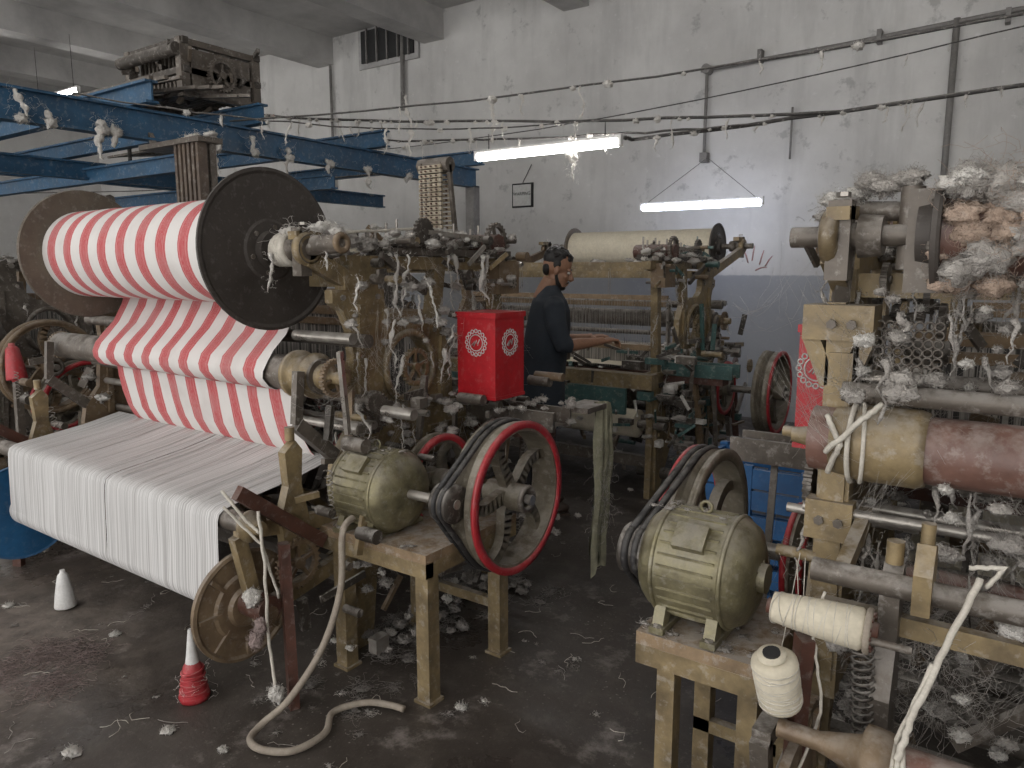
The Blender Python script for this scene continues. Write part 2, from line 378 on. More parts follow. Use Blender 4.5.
# ------------------------------------------------------------------ loom
def tf(mx,tx,my,ty): return lambda x,y,z:(tx+mx*x,ty+my*y,z)
def wheel(b,x0,x1,y,z,Ro,red_out=True,spokes=5,rimmat='red_rim',body='wheel_grey',ph=.5):
    w=x1-x0
    prof=[(0,Ro-.035),(0,Ro),(w*.18,Ro),(w*.3,Ro-.02),(w*.42,Ro-.002),(w*.5,Ro-.02),(w*.62,Ro-.002),(w*.8,Ro-.004),(w,Ro),(w,Ro-.035)]
    b.lathe((x0,y,z),XA,prof,body,44,closed=True,sm=False)
    b.lathe((x1-.012,y,z),XA,[(0,Ro-.026),(.004,Ro+.004),(.018,Ro+.004),(.02,Ro-.024)],rimmat,44,closed=True,sm=True)
    b.lathe((x0-.004,y,z),XA,[(0,Ro-.032),(.0,Ro+.003),(.012,Ro+.003),(.014,Ro-.03)],rimmat if red_out=='both' else body,44,closed=True,sm=True)
    b.cyl((x0-.03,y,z),(x1+.03,y,z),.055,body,20); b.ring((x1+.03,y,z),XA,.045,.012,'iron')
    for i in range(spokes):
        a=2*pi*i/spokes+ph
        pr=None
        for k in range(9):
            t=k/8; rr=.045+(Ro-.08)*t; an=a+.35*math.sin(t*pi)*.6
            p=V((x0+x1)/2,y+rr*math.cos(an),z+rr*math.sin(an))
            if pr is not None:
                d=(p-pr)*.15; b.bar(pr-d,p+d,w*.35,.055-.018*t,body)
            pr=p
    b.cyl((x1,y,z),(x1+.06,y,z),.02,'steel')
FR=[(1.95,0),(2.12,0),(2.16,.34),(2.24,.42),(2.62,.42),(2.74,.34),(2.95,0),(3.1,0),(3.08,.5),(3.12,.86),(2.80,.90),(2.68,1.02),(2.66,1.24),(2.60,1.34),(2.48,1.39),(2.32,1.39),(2.26,1.43),(2.24,1.47),(2.24,1.52),(1.96,1.52),(1.96,1.47),(2.01,1.44),(2.05,1.36),(2.06,1.25),(2.03,.95),(1.95,.85),(1.93,.75),(1.97,.6)]
def loom(name,mx=1,tx=0,my=1,ty=0,roll='striped',top=(1.865,1.675),rf=.31,rr=.21,detail=1.0,seed=1,warp=True,wx=(-1.70,-1.585),small=(-1.98,.2),lint='lint_mat',xa=-2.25,teal=False,panel=True,gm='gold_paint',right=False,open_harness=False):
    global R
    R=random.Random(seed)
    T=tf(mx,tx,my,ty); fl=(mx*my<0)
    root=empty(name)
    nb=lambda:B(T,fl)
    XN=xa; XF=-4.28
    b=nb()
    for x in (XN,XF):
        g_=gm if x==XN else 'disc_rust'
        am='iron' if right else g_
        b.plate(FR,x-.022,x+.022,g_,[circ(2.38,1.18,.135),circ(2.45,.68,.11)])
        for sx in (-1,1):
            xx=x+sx*.03
            b.ring((xx,2.38,1.18),XA,.15,.016,g_); b.ring((xx,2.45,.68),XA,.12,.012,g_)
            for a,c in (((2.0,.05),(2.06,.75)),((2.08,.8),(2.1,1.46)),((3.03,.05),(3.05,.82)),((2.1,.45),(3.0,.45)),((2.5,.88),(3.1,.88)),((2.58,.95),(2.6,1.3))):
                b.bar((xx,a[0],a[1]),(xx,c[0],c[1]),.02,.03,g_)
            for yy,zz in ((2.01,1.49),(2.2,1.49),(2.1,1.4),(2.62,1.0),(2.25,.9),(2.15,1.0),(2.55,1.33),(2.16,.5),(2.7,.5),(2.9,.8)):
                b.bolt((x+sx*.022,yy,zz),(sx,0,0))
        b.bb(x-.03,x+.03,2.02,2.2,1.52,1.60,g_)
        b.bar((x,2.55,1.30),(x,2.6,1.62),.05,.07,g_); b.bar((x,3.0,.88),(x,3.05,1.62),.05,.06,g_)
        b.bb(x-.03,x+.03,2.05,3.2,1.60,1.655,g_)
        b.bar((x,2.0,.6),(x,1.5,.68 if not right else .60),.04,.06 if not right else .04,am); b.bar((x,1.97,.42),(x,1.55,.34),.04,.06 if not right else .04,am)
        b.bar((x,1.56,.36),(x,1.50,.66 if not right else .60),.04,.05 if not right else .035,am)
        b.bar((x,2.05,1.56),(x,top[0],top[1]-.03),.04,.07,g_)
        b.ring((x,top[0],top[1]),XA,.045,.022,g_)
        if not right: b.bar((x,1.97,.85),(x,1.78,1.02),.04,.05,'iron'); b.bar((x,1.78,1.02),(x,1.80,1.22),.03,.035,'iron')
    for y,z,w,h in ((2.10,1.56,.10,.06),(2.6,1.62,.07,.07),(3.15,1.62,.05,.06),(2.08,.3,.05,.08),(3.02,.25,.05,.08),(2.3,.40,.05,.05)):
        b.bb(XF,XN,y-w/2,y+w/2,z-h/2,z+h/2,gm if z>1 else 'iron')
    b.bb(XF-.1,XN+.08,3.14,3.24,.80,.90,gm)
    b.obj('side_frames',root)
    b=nb()
    for y,z,r,m in ((2.07,.98,.018,'steel'),(2.05,1.32,.028,'iron'),(2.06,1.08,.02,'iron'),(2.31,.715,.025,'steel'),(2.6,.35,.022,'steel'),(2.75,1.02,.02,'steel'),(2.12,.82,.02,'iron')):
        b.cyl((XF-.08,y,z),(XN+(.12 if not right else .03),y,z),r,m)
    for y,z,r in ((1.98,.98,.018),(1.97,1.335,.022)):
        b.cyl((XN-.22,y,z),(XN+(.12 if not right else .03),y,z),r,'steel')
    b.cyl((XF-.1,1.90,1.19),(XN+.02,1.90,1.19),.07 if not right else .078,'brown_roll' if roll=='lint' else 'iron',24)
    b.lathe((XN-.13,1.90,1.19),XA,[(0,.075),(0,.095),(.02,.095),(.02,.08),(.1,.08),(.1,.09),(.12,.09),(.15,.05),(.2,.045),(.2,.025),(.27,.025)] if not right else [(0,.075),(0,.09),(.02,.09),(.1,.08),(.13,.03),(.2,.018)],gm,24)
    if right:
        b.cyl((XF-.05,1.52,.63),(XN-.22,1.52,.63),.045,'brown_roll',24); b.lathe((XN-.25,1.52,.63),XA,[(0,.046),(0,.060),(.03,.064),(.05,.064),(.06,.04),(.14,.02),(.22,.02)],'disc_rust',20)
    else:
        b.cyl((XF-.05,1.53,.70),(XN+.03,1.53,.70),.038,'iron',20)
        b.lathe((XN+.03,1.53,.70),XA,[(0,.055),(.02,.06),(.03,.03),(.07,.025)],gm,18)
    b.obj('rollers',root)
    b=nb(); y,z=top; xl=XF+.36; xr=XN-.23
    M_={'striped':'striped_cotton','cream':'cream_yarn','lint':'brown_roll'}[roll]
    prof=[]
    for i in range(41):
        t=i/40; prof.append((t*(xr-xl),rr+.004*noise.noise(Vector((t*18,seed,0)))))
    b.lathe((xl,y,z),XA,prof,M_,48)
    for x,sg,mm in ((xr,1,'disc_dark'),(xl,-1,'disc_brown')):
        b.lathe((x,y,z),(sg,0,0),[(0,.05),(0,rf),(.006,rf+.004),(.016,rf+.004),(.018,rf-.008),(.012,rf-.02),(.012,min(.12,rf*.6)),(.018,min(.11,rf*.58)),(.02,.075),(.05,.07),(.05,.03)],mm,56,sm=False)
        b.cyl((x,y,z),(x+sg*.32,y,z),.024,'iron')
        b.lathe((x+sg*.12,y,z),(sg,0,0),[(0,.045),(.05,.05),(.05,.03),(.1,.03),(.1,.055),(.13,.055)],'iron',18)
        for k in range(6):
            a=k*pi/3+.3; b.bolt((x+sg*.014,y+.09*math.cos(a),z+.09*math.sin(a)),(sg,0,0),'iron',.01)
    for s2 in (XN-.02,XF+.02):
        b.bar((s2,y-.01,z-.1),(s2,y-.01,z+.08),.05,.05,'iron'); b.bar((s2,y-.05,z+.05),(s2,y+.12,z+.06),.05,.03,gm)
        b.bolt((s2,y,z+.09),(0,0,1),'steel',.016)
    b.obj('upper_roll',root)
    if panel and roll!='lint':
        b=nb()
        b.sheet(xl+.06,xr-.0,[(2.03,1.58),(2.02,1.50),(1.985,1.42),(1.93,1.34),(1.87,1.28),(1.83,1.24),(1.812,1.20),(1.815,1.17),(1.84,1.135),(1.87,1.12),(1.91,1.125)],M_,50,.010,.02)
        b.sheet(xl+.08,xr+.03,[(1.91,1.22),(1.93,1.14),(1.94,1.06),(1.952,.98),(1.97,.90),(2.0,.84),(2.03,.81)],M_,50,.012,.02)
        b.obj('cloth_panels',root)
    if warp:
        b=nb()
        pr=[(2.04,.825),(1.95,.805),(1.85,.785),(1.7,.765),(1.56,.748),(1.515,.74),(1.492,.725),(1.484,.70),(1.480,.64),(1.477,.56),(1.474,.50),(1.472,.45),(1.470,.40)]
        xm=XF+.32+ (XN-XF-.4)*.50
        b.sheet(XF+.19,xm-.003,pr,'warp_yarn',60,.0025,.0); b.sheet(xm+.003,XN-.09,pr,'warp_yarn',60,.0025,.0)
        for i in range(30):
            x=R.uniform(XF+.2,XN-.1); x2=x+R.gauss(0,.015)
            b.tube([(x+(x2-x)*k/6,q[0]-.002,q[1]+.004) for k,q in enumerate(pr[0:6])],.0010,'warp_yarn',4)
        b.lathe((XF+.17,1.55,.40),XA,[(0,.08),(XN-.09-XF-.17,.08)],'warp_yarn',40)
        b.obj('warp_sheet',root)
    b=nb()
    for x,sg,mm,rf2 in ((XN-.06,1,'disc_rust',.21),(XF+.12,-1,'blue_disc',.245)):
        b.lathe((x,1.55,.37),(sg,0,0),[(0,.05),(0,rf2-.01),(-.006,rf2),(.014,rf2+.002),(.018,rf2-.01),(.010,rf2-.02),(.010,.13),(.02,.12),(.02,.08),(.035,.07),(.035,.035),(.16,.033)],mm,48,sm=False)
        for k in range(8):
            a=k*pi/4; b.bar((x+sg*.016,1.55+.1*math.cos(a),.37+.1*math.sin(a)),(x+sg*.016,1.55+(rf2-.02)*math.cos(a),.37+(rf2-.02)*math.sin(a)),.012,.014,mm)
    b.cyl((XF-.02,1.55,.39),(XN+.1,1.55,.39),.05,'wood_dark' )
    b.obj('warp_beam',root)
    b=nb()
    for j in range(2 if open_harness else 7):
        yy=2.56+.03*j; dz=(.03 if j%2 else -.02)
        for zz in (1.36,.98): b.bb(XF+.1,XN-.1,yy-.007,yy+.007,zz+dz-.018,zz+dz+.018,'wood')
        for x in (XF+.1,XN-.1): b.bb(x-.01,x+.01,yy-.007,yy+.007,.98+dz,1.36+dz,'steel')
        if open_harness:
            for k in range(70): 
                xx=XF+.15+k*(XN-XF-.3)/70+R.uniform(-.006,.006); b.bb(xx,xx+.002,yy-.001,yy+.001,1.0+dz,1.34+dz,'steel')
        else: b.bb(XF+.13,XN-.13,yy-.001,yy+.001,1.0+dz,1.34+dz,'reed_wire')
        for x in (XF+.6,XN-.6): b.cyl((x,yy,1.36+dz),(x,yy,1.60),.003,'steel',5)
    b.bb(XF-.15,XN+(.45 if not right else .1),2.80,2.92,.82,.88,'wood_dark'); b.bb(XF+.1,XN-.1,2.82,2.84,.88,1.02,'reed_wire'); b.bb(XF+.05,XN-.05,2.81,2.86,1.02,1.06,'wood')
    fm='teal_paint' if teal else 'iron'
    for s2 in (XN+.02,XF-.55):
        b.bb(s2,s2+.5,2.78,2.80,.87,.96,fm); b.bb(s2,s2+.5,2.93,2.945,.87,.96,fm); b.bb(s2+.02,s2+.48,2.80,2.93,.875,.885,'steel')
        b.bar((s2+.2,2.87,.95),(s2+.22,2.70,.30),.03,.035,'wood'); b.bar((s2+.35,2.87,.85),(s2+.3,2.6,.2),.025,.03,'iron')
    for x in (XF+.3,XN-.3,(XF+XN)/2): b.bar((x,2.86,.82),(x,2.6,.35),.04,.06,'iron')
    cm_='cream_yarn' if roll!='striped' else 'striped_cotton'
    b.sheet(XF+.2,XN-.2,[(2.84,.93),(3.0,.925),(3.15,.92),(3.22,.91),(3.25,.87),(3.2,.7),(3.1,.58)] if not open_harness else [(2.84,.93),(2.9,.925),(3.0,.92)],cm_,20,.003)
    b.cyl((XF+.1,3.04,.52),(XN-.1,3.04,.52),.10,cm_,28)
    b.cyl((XF,3.04,.52),(XN+.1,3.04,.52),.03,'iron')
    b.bb(XF+.1,XN-.1,3.24,3.27,.62,.80,fm)
    if open_harness:
        for k in range(150):
            x=R.uniform(XF+.1,XN+.35); y=R.uniform(2.85,3.3); z=R.uniform(.4,1.03); m=R.choice(['teal_paint','iron','steel','grease_metal','grease_metal','lint_mat'])
            if k%2: b.box((x,y,z),(R.uniform(.04,.16),R.uniform(.03,.08),R.uniform(.02,.06)),m)
            else: b.bar((x,y,z),(x+R.uniform(-.2,.2),y+R.uniform(-.1,.1),z+R.uniform(-.1,.12)),.012,.02,m)
    b.obj('harness_and_sley',root)
    b=nb()
    wheel(b,wx[0],wx[1],2.31,.715,.30,spokes=5)
    b.cyl((XN,2.31,.715),(wx[1]+.03,2.31,.715),.026,'steel')
    b.obj('flywheel',root)
    b=nb()
    wheel(b,small[0]-.05,small[0],2.31,.715,small[1],spokes=4,ph=1.1,red_out='both' if right else True)
    b.obj('brake_pulley',root)
    b=nb()
    pal=['grease_metal','grease_metal','iron','iron','steel',gm,'disc_rust']+(['teal_paint']*3 if teal else [])
    for x in (XN,XF):
        sg=1 if x==XN else -1
        b.gear((x+sg*.06,2.52,.60),.17,.03,'iron',40,spokes=5)
        if not right: b.gear((x+sg*.07,2.31,.715),.08,.04,'grease_metal',20)
        b.gear((x+sg*.06,2.12,1.02),.09,.022,'iron',26)
        if not right: b.gear((x+sg*.09,1.90,1.19),.075,.02,'disc_rust',30,spokes=4)
        b.gear((x+sg*.06,2.38,1.18),.085,.02,gm,24,spokes=5); b.gear((x+sg*.05,2.78,.62),.12,.025,'grease_metal',30,spokes=4)
        b.gear((x+sg*.05*(-1 if right else 1),1.72,.50),.10,.02,'disc_rust',28,spokes=5)
        if not right:
            b.bar((x+sg*.06,1.47,.84),(x+sg*.05,1.84,.55),.03,.05,'wood_dark')
            b.bar((x+sg*.1,1.62,.62),(x+sg*.14,1.60,0.0),.035,.05,'wood_dark')
        xq=x+sg*.02 if not right else x-.2
        b.plate([(1.68,.52),(1.78,.52),(1.79,.66),(1.76,.8),(1.77,.93),(1.74,.97),(1.69,.93),(1.70,.8),(1.66,.68)],xq-.02,xq+.02,gm if not right else 'iron')
        b.cyl((xq,1.73,.97),(xq,1.73,1.02),.018,gm)
        if not right: b.spring((x+sg*.12,1.82,.85),(x+sg*.10,1.90,.45),.016,'steel',14)
        b.spring((x+sg*.08,2.75,.85),(x+sg*.08,2.7,.45),.014,'steel',12)
        for k in range(int(60*detail) if x==XN else int(30*detail)):
            y=R.uniform(1.7,3.1) if not right else R.uniform(2.5,3.1); z=R.uniform(.15,.95) if k%4 else R.uniform(.95,1.1); xx=x+sg*R.uniform(.0,.28 if not right else .1)
            t=R.random(); m=R.choice(pal)
            if t<.45:
                L=R.uniform(.08,.34 if not right else .2); a=R.choice([0,0,pi/2,pi/2,R.uniform(0,pi)]); a+=R.gauss(0,.12)
                b.bar((xx,y,z),(xx+R.uniform(-.04,.04),y+L*math.cos(a),z+L*math.sin(a)),R.uniform(.01,.025),R.uniform(.015,.04),m)
            elif t<.7: b.cyl((xx,y,z),(xx+sg*R.uniform(.04,.16 if not right else .08),y,z),R.uniform(.012,.03),m)
            elif t<.8: b.gear((xx,y,z),R.uniform(.03,.07),.018,m,18)
            elif t<.9: b.box((xx,y,z),(R.uniform(.03,.06),R.uniform(.04,.07),R.uniform(.03,.06)),m)
            else: b.spring((xx,y,z),(xx,y+R.uniform(-.03,.03),z-.15),.01,'steel',8,.002)
    for k in range(int(60*detail)):
        x=R.uniform(XF+.1,XN-.1); y=R.uniform(2.0,3.0); z=R.uniform(.12,.75); m=R.choice(pal)
        if k%3: b.bar((x,y,z),(x+R.uniform(-.1,.1),y+R.uniform(-.3,.3),z+R.uniform(-.1,.3)),.025,.035,m)
        else: b.cyl((x,y,z),(x+R.uniform(.05,.4),y,z),R.uniform(.015,.05),m)
    for xb in (XN,):
        b.bb(xb-.12,xb-.05,2.3,3.1,1.66,1.70,'grease_metal'); b.bb(xb+.0,xb+.05,2.3,3.12,1.66,1.69,'iron')
        for k in range(12):
            y=2.32+k*.066
            b.bar((xb-.12,y,1.69),(xb+.05,y+.02,1.72+.03*(k%2)),.014,.02,'iron'); b.cyl((xb-.1,y,1.7),(xb-.1,y,1.78+.02*(k%3)),.007,'steel',6)
        b.cyl((xb-.2,2.95,1.72),(xb+.1,2.95,1.72),.05,'wood_dark',8); b.gear((xb+.08,2.95,1.74),.085,.02,'iron',22,spokes=4)
        b.gear((xb+.06,2.45,1.76),.06,.02,'grease_metal',18); b.bar((xb+.07,2.45,1.76),(xb+.08,2.95,1.74),.015,.02,'steel')
        b.bar((xb+.05,2.2,1.66),(xb+.02,2.5,1.5),.02,.03,'iron'); b.bb(xb+.0,xb+.1,2.95,3.12,1.48,1.64,'disc_rust')
        for k in range(int(40*detail)):
            y=R.uniform(2.1,3.15); z=R.uniform(1.5,1.76); xx=xb+R.uniform(-.15,.12); m=R.choice(pal)
            if k%2: b.bar((xx,y,z),(xx+R.uniform(-.05,.05),y+R.uniform(-.15,.15),z+R.uniform(-.04,.1)),.012,.02,m)
            else: b.cyl((xx,y,z),(xx+R.uniform(.03,.1),y,z),R.uniform(.008,.025),m,10)
    b.obj('mechanism',root)
    if not open_harness and not right:
        b=nb()
        xc=XN-.35
        for k in range(19):
            a=k/18; z=1.70+.42*a
            for yy in (2.97,3.05):
                b.bb(xc-.075,xc+.075,yy-.008,yy+.008,z-.008,z+.008,'wood_pale')
                for q in (-.05,-.02,.015,.05): b.cyl((xc+q,yy-.012,z),(xc+q,yy-.02,z),.005,'wood_dark',6)
        for q in (-.065,.065): b.bb(xc+q-.004,xc+q+.004,2.965,2.975,1.68,2.14,'iron')
        b.cyl((xc-.1,3.01,2.13),(xc+.1,3.01,2.13),.04,'iron',8); b.bar((xc-.09,3.01,2.13),(xc-.09,3.08,1.62),.02,.02,'iron'); b.bar((xc+.09,3.01,2.13),(xc+.09,3.08,1.62),.02,.02,'iron')
        b.obj('lag_chain',root)
    b=nb()
    for k in range(int(90*detail)):
        t=R.random(); x=R.choice([XN,XN,XF])+R.uniform(-.1,.25 if not right else .03)
        if t<.4: c=(x,R.uniform(1.9 if not right else 2.3,3.15),R.choice([.9,.86,.45,.42,1.0,.6]))
        elif t<.65: c=(R.uniform(XN-.2,XN+.15),R.uniform(2.05,3.15),R.uniform(1.64,1.75))
        elif t<.8: c=(x,R.uniform(1.7,3.2),R.uniform(.02,.2))
        else: c=(R.uniform(XF,XN),R.choice([2.1,2.6,3.15]),1.66 if t<.9 else .92)
        b.clump(c,R.uniform(.02,.055),R.choice([lint,'lint_grey','lint_grey']),12)
    for k in range(int(24*detail)):
        b.drape((XN+R.uniform(-.05,.2 if not right else .05),R.uniform(1.9,3.1),R.uniform(.7,1.6)),R.uniform(.08,.25),.009,R.choice([lint,'lint_grey','lint_grey']))
    for k in range(int(12*detail)):
        p=(XN+R.uniform(-.05,.15),R.uniform(1.95,3.0),R.uniform(.5,1.6)); b.web(p,(p[0]+R.uniform(-.1,.1),p[1]+R.uniform(-.3,.3),p[2]-R.uniform(0,.3)),'lint_grey',10,w=.0004)
    for k in range(12):
        yy=R.uniform(1.7,3.1); x=XN+R.uniform(0,.25 if not right else .03); b.tube([(x,yy,.9),(x+R.uniform(-.05,.05),yy+R.uniform(-.1,.1),.6),(x,yy,.35+R.uniform(0,.2))],.0015,'rope_mat',4)
    b.obj('lint',root)
    return root
L1=loom('power_loom',detail=1.5,seed=3)
L2=loom('power_loom.001',mx=-1,tx=-2.65,roll='lint',rr=.09,rf=.12,detail=1.3,seed=5,warp=False,wx=(-1.86,-1.76),small=(-2.11,.165),lint='lint_grey',right=True)
L3=loom('power_loom.002',tx=.13,my=-1,ty=7.76,roll='cream',top=(1.26,1.80),rf=.2,rr=.16,detail=1.3,seed=8,teal=True,panel=False,open_harness=True)
L4=loom('power_loom.003',mx=-1,tx=-2.65,my=-1,ty=7.76,roll='cream',top=(1.26,1.80),rf=.2,rr=.16,detail=.8,seed=9,panel=False,open_harness=True)
L5=loom('power_loom.004',tx=-3.4,roll='cream',detail=.8,seed=10,gm='iron')
L6=loom('power_loom.005',tx=-3.27,my=-1,ty=7.76,roll='cream',top=(1.26,1.80),rf=.2,rr=.16,detail=.8,seed=11,panel=False,gm='iron')
b=B(); wheel(b,-5.06,-4.98,2.10,1.0,.29,spokes=6,rimmat='disc_rust',body='disc_rust'); b.cyl((-5.65,2.1,1.0),(-4.95,2.1,1.0),.03,'iron'); b.lathe((-5.3,1.75,1.16),XA,[(0,.05),(0,.20),(.05,.22),(.10,.20),(.10,.05)],'iron',36); b.cyl((-5.65,1.75,1.16),(-5.15,1.75,1.16),.03,'iron'); b.obj('hand_wheel',L5)
# ------------------------------------------------------------------ motors and stands
def motor(name,x0,x1,y,z,r,dirn,belt_x,wheel_y,wheel_z,wheel_r,stand_z):
    root=empty(name)
    b=B(); L=x1-x0
    b.lathe((x0,y,z),XA,[(0,r*.25),(0,r*.62),(L*.03,r*.8),(L*.10,r*.93),(L*.16,r*.97),(L*.17,r*1.0),(L*.185,r*1.02),(L*.2,r),(L*.78,r),(L*.8,r*1.03),(L*.82,r*1.0),(L*.85,r*.96),(L*.93,r*.86),(L*.98,r*.62),(L,r*.45),(L,r*.2)],'motor_paint',48)
    for k in range(30):
        a=2*pi*k/30
        b.bar((x0+L*.24,y+r*1.0*math.cos(a),z+r*1.0*math.sin(a)),(x0+L*.74,y+r*1.0*math.cos(a),z+r*1.0*math.sin(a)),.006,.006,'motor_paint')
    for t in (.19,.80): b.ring((x0+L*t,y,z),XA,r*1.0,.007,'motor_paint',48,6)
    xe=x1 if dirn<0 else x0; sg=1 if xe==x1 else -1
    for k in range(8):
        a=k*pi/4+.2; b.bar((xe-sg*.004,y+r*.2*math.cos(a),z+r*.2*math.sin(a)),(xe-sg*L*.12,y+r*.88*math.cos(a),z+r*.88*math.sin(a)),.016,.012,'motor_paint')
    b.cyl((xe-sg*.01,y,z),(xe+sg*.02,y,z),r*.26,'motor_paint',20)
    b.box(((x0+x1)/2,y-r*.72,z+r*.72),(L*.28,.07,.03),'motor_paint',Matrix.Rotation(pi/4,3,'X'))
    b.ring(((x0+x1)/2,y,z+r+.015),(0,1,0),.015,.005,'motor_paint',16)
    for t in (.25,.72):
        b.bb(x0+L*t-.02,x0+L*t+.02,y-r*.95,y+r*.95,stand_z+.005,stand_z+.022,'motor_paint')
        for q in (-1,1):
            b.bar((x0+L*t,y+q*r*.75,stand_z+.02),(x0+L*t,y+q*r*.6,z-r*.6),.03,.04,'motor_paint'); b.bolt((x0+L*t,y+q*r*.86,stand_z+.02),(0,0,1))
    xs=x1 if dirn>0 else x0
    b.cyl((xs,y,z),(belt_x+dirn*.04,y,z),.018,'steel')
    b.lathe((belt_x-.04,y,z),XA,[(0,.03),(0,.07),(.012,.072),(.025,.055),(.038,.072),(.05,.055),(.062,.072),(.075,.07),(.075,.03)],'grease_metal',28)
    for k in range(9): b.clump((x0+R.uniform(0,L),y+R.uniform(-.04,.04),z+r+.003),.014,'lint_grey',8,.3)
    b.obj('motor_body',root)
    b=B()
    for bx in (belt_x-.016,belt_x+.014):
        A=V(0,y,z); C=V(0,wheel_y,wheel_z); r1=.068; r2=wheel_r
        d=C-A; D=d.length; th=math.atan2(d.z,d.y); ph=math.acos((r1-r2)/D)
        pts=[]
        for k in range(15):
            a=th+ph+(2*pi-2*ph)*k/14; pts.append((bx,y+r1*math.cos(a),z+r1*math.sin(a)))
        for k in range(37):
            a=th-ph+(2*ph)*k/36; pts.append((bx,wheel_y+r2*math.cos(a),wheel_z+r2*math.sin(a)))
        pts.append(pts[0]); b.tube(pts,.011,'belt',6)
    b.obj('drive_belt',root)
    return root
motor('electric_motor',-2.19,-1.86,1.98,.765,.155,1,-1.67,2.31,.715,.297,.60)
motor('electric_motor.001',-.82,-.52,1.86,.81,.147,-1,-.86,2.31,.715,.297,.64)
def stand(name,x0,x1,y0,y1,z,leg=.05,inset=.04):
    b=B(); b.bb(x0,x1,y0,y1,z-.035,z,'wood')
    b.bb(x0,x1,y0-.001,y0+.04,z-.09,z-.035,'gold_paint'); b.bb(x1-.04,x1,y0,y1,z-.09,z-.035,'gold_paint'); b.bb(x0,x0+.04,y0,y1,z-.09,z-.035,'gold_paint')
    for x in (x0+inset+leg/2,x1-.02-leg/2):
        for y in (y0+.03+leg/2,y1-.03-leg/2):
            b.bb(x-leg/2,x+leg/2,y-leg/2,y+leg/2,0,z-.035,'gold_paint'); b.bb(x-leg/2-.01,x+leg/2+.01,y-leg/2-.01,y+leg/2+.01,0,.012,'gold_paint')
    b.bb(x0+.05,x1-.04,y1-.08,y1-.05,.2,.24,'gold_paint')
    for k in range(22): b.clump((R.uniform(x0,x1),R.uniform(y0,y1),z+.004),.024,R.choice(['lint_grey','lint_floor']),16,.3,core=.6)
    b.obj(name)
stand('motor_stand',-2.24,-1.68,1.86,2.42,.60,.06)
stand('motor_stand.001',-.80,-.46,1.72,2.12,.64,.05,.05)
# ------------------------------------------------------------------ red control boxes
def redbox(name,x0,x1,y0,y1,z0,z1,sx):
    b=B(); b.bb(x0,x1,y0,y1,z0,z1,'red_paint'); b.bb(x0-.006,x1+.006,y0-.006,y1+.006,z1-.02,z1+.004,'red_paint'); 
    b.bb(x0-.004,x1+.004,y0-.004,y1+.004,z0,z0+.015,'red_paint')
    cx,cy,cz=(x0+x1)/2,(y0+y1)/2,(z0+z1)/2+.06
    def emblem(P,ax):
        b.ring(P(0,0),ax,.036,.0026,'sign_white',24,4)
        for k in range(16):
            a=2*pi*k/16; b.ring(P(.052*math.cos(a),.052*math.sin(a)),ax,.008,.0026,'sign_white',8,4)
        b.tube([P(-.022,-.012),P(-.006,.008),P(-.012,-.016),P(.004,.012),P(.010,-.010),P(.02,.016)],.003,'sign_white',4)
    emblem(lambda u,v:(cx+u,y0-.001,cz+v),(0,1,0)); fx=x1+.001 if sx>0 else x0-.001
    emblem(lambda u,v:(fx,cy+u,cz+v),XA)
    b.bar((x0 if sx>0 else x1,y1-.03,z1-.05),((x0-.2) if sx>0 else x1+.12,y1-.03,z1-.02),.03,.03,'iron'); b.bar((x0 if sx>0 else x1,y1-.03,z0+.05),((x0-.2) if sx>0 else x1+.12,y1-.03,z0+.02),.03,.03,'iron')
    b.obj(name)
redbox('red_switch_box',-2.105,-1.895,2.57,2.79,1.03,1.41,1)
redbox('red_switch_box.001',-.58,-.47,2.36,2.52,1.05,1.43,-1)
# ------------------------------------------------------------------ thread cones
def cone(b,c,ax,L,r0,r1,my,mc,band=None):
    c=Vector(c);ax=Vector(ax).normalized()
    b.lathe(c,ax,[(0,r0*.35),(0,r0*.5),(L*.02,r0*.98),(L*.06,r0),(L*.5,(r0+r1)/2+.002),(L*.92,r1),(L*.97,r1*.8),(L,r1*.55)],my,28)
    b.lathe(c-ax*L*.04,ax,[(0,r0*.42),(0,r0*.52),(L*.06,r0*.5)],mc,20); b.lathe(c+ax*L*.97,ax,[(0,r1*.55),(L*.12,r1*.45),(L*.12,r1*.35)],mc,20)
    if band:
        for k in range(14): 
            t=.08+.82*k/14; rr=r0+(r1-r0)*t; b.ring(c+ax*L*t,ax+Vector((R.gauss(0,.12),R.gauss(0,.12),R.gauss(0,.12))),rr+.001,.0014,band,28,5)
b=B(); cone(b,(-3.66,1.50,.008),(0,0,1),.17,.048,.024,'white_plastic','white_plastic'); b.obj('thread_cone')
b=B(); b.lathe((-2.46,1.42,.0),(0,0,1),[(0,.040),(.004,.052),(.02,.056),(.04,.048),(.07,.046),(.10,.038),(.135,.034),(.15,.024)],'red_rim',28); b.lathe((-2.46,1.42,.14),(0,0,1),[(0,.026),(.04,.020),(.09,.014),(.14,.008)],'white_plastic',16)
for k in range(9): b.ring((-2.46,1.42,.015+.013*k),(R.gauss(0,.16),R.gauss(0,.16),1),.052-.0016*k,.004,'red_rim',24,5)
b.fuzz((-2.46,1.42,.06),.07,60,'lint_mat',.0006); b.obj('thread_cone.001')
b=B(); cone(b,(-4.74,1.66,.008),(0,0,1),.17,.05,.025,'white_plastic','white_plastic'); b.obj('thread_cone.002')
root=empty('thread_cone_holder')
b=B()
b.bar((-.38,1.66,0),(-.35,1.62,.80),.03,.045,'wood_dark'); b.cyl((-.42,1.62,.83),(-.14,1.60,.84),.008,'iron'); b.bar((-.35,1.62,.70),(-.42,1.56,.72),.02,.02,'iron')
b.obj('holder',root)
b=B(); cone(b,(-.425,1.62,.852),(.95,.05,-.03),.20,.034,.046,'cream_yarn','wood_dark','rope_mat')
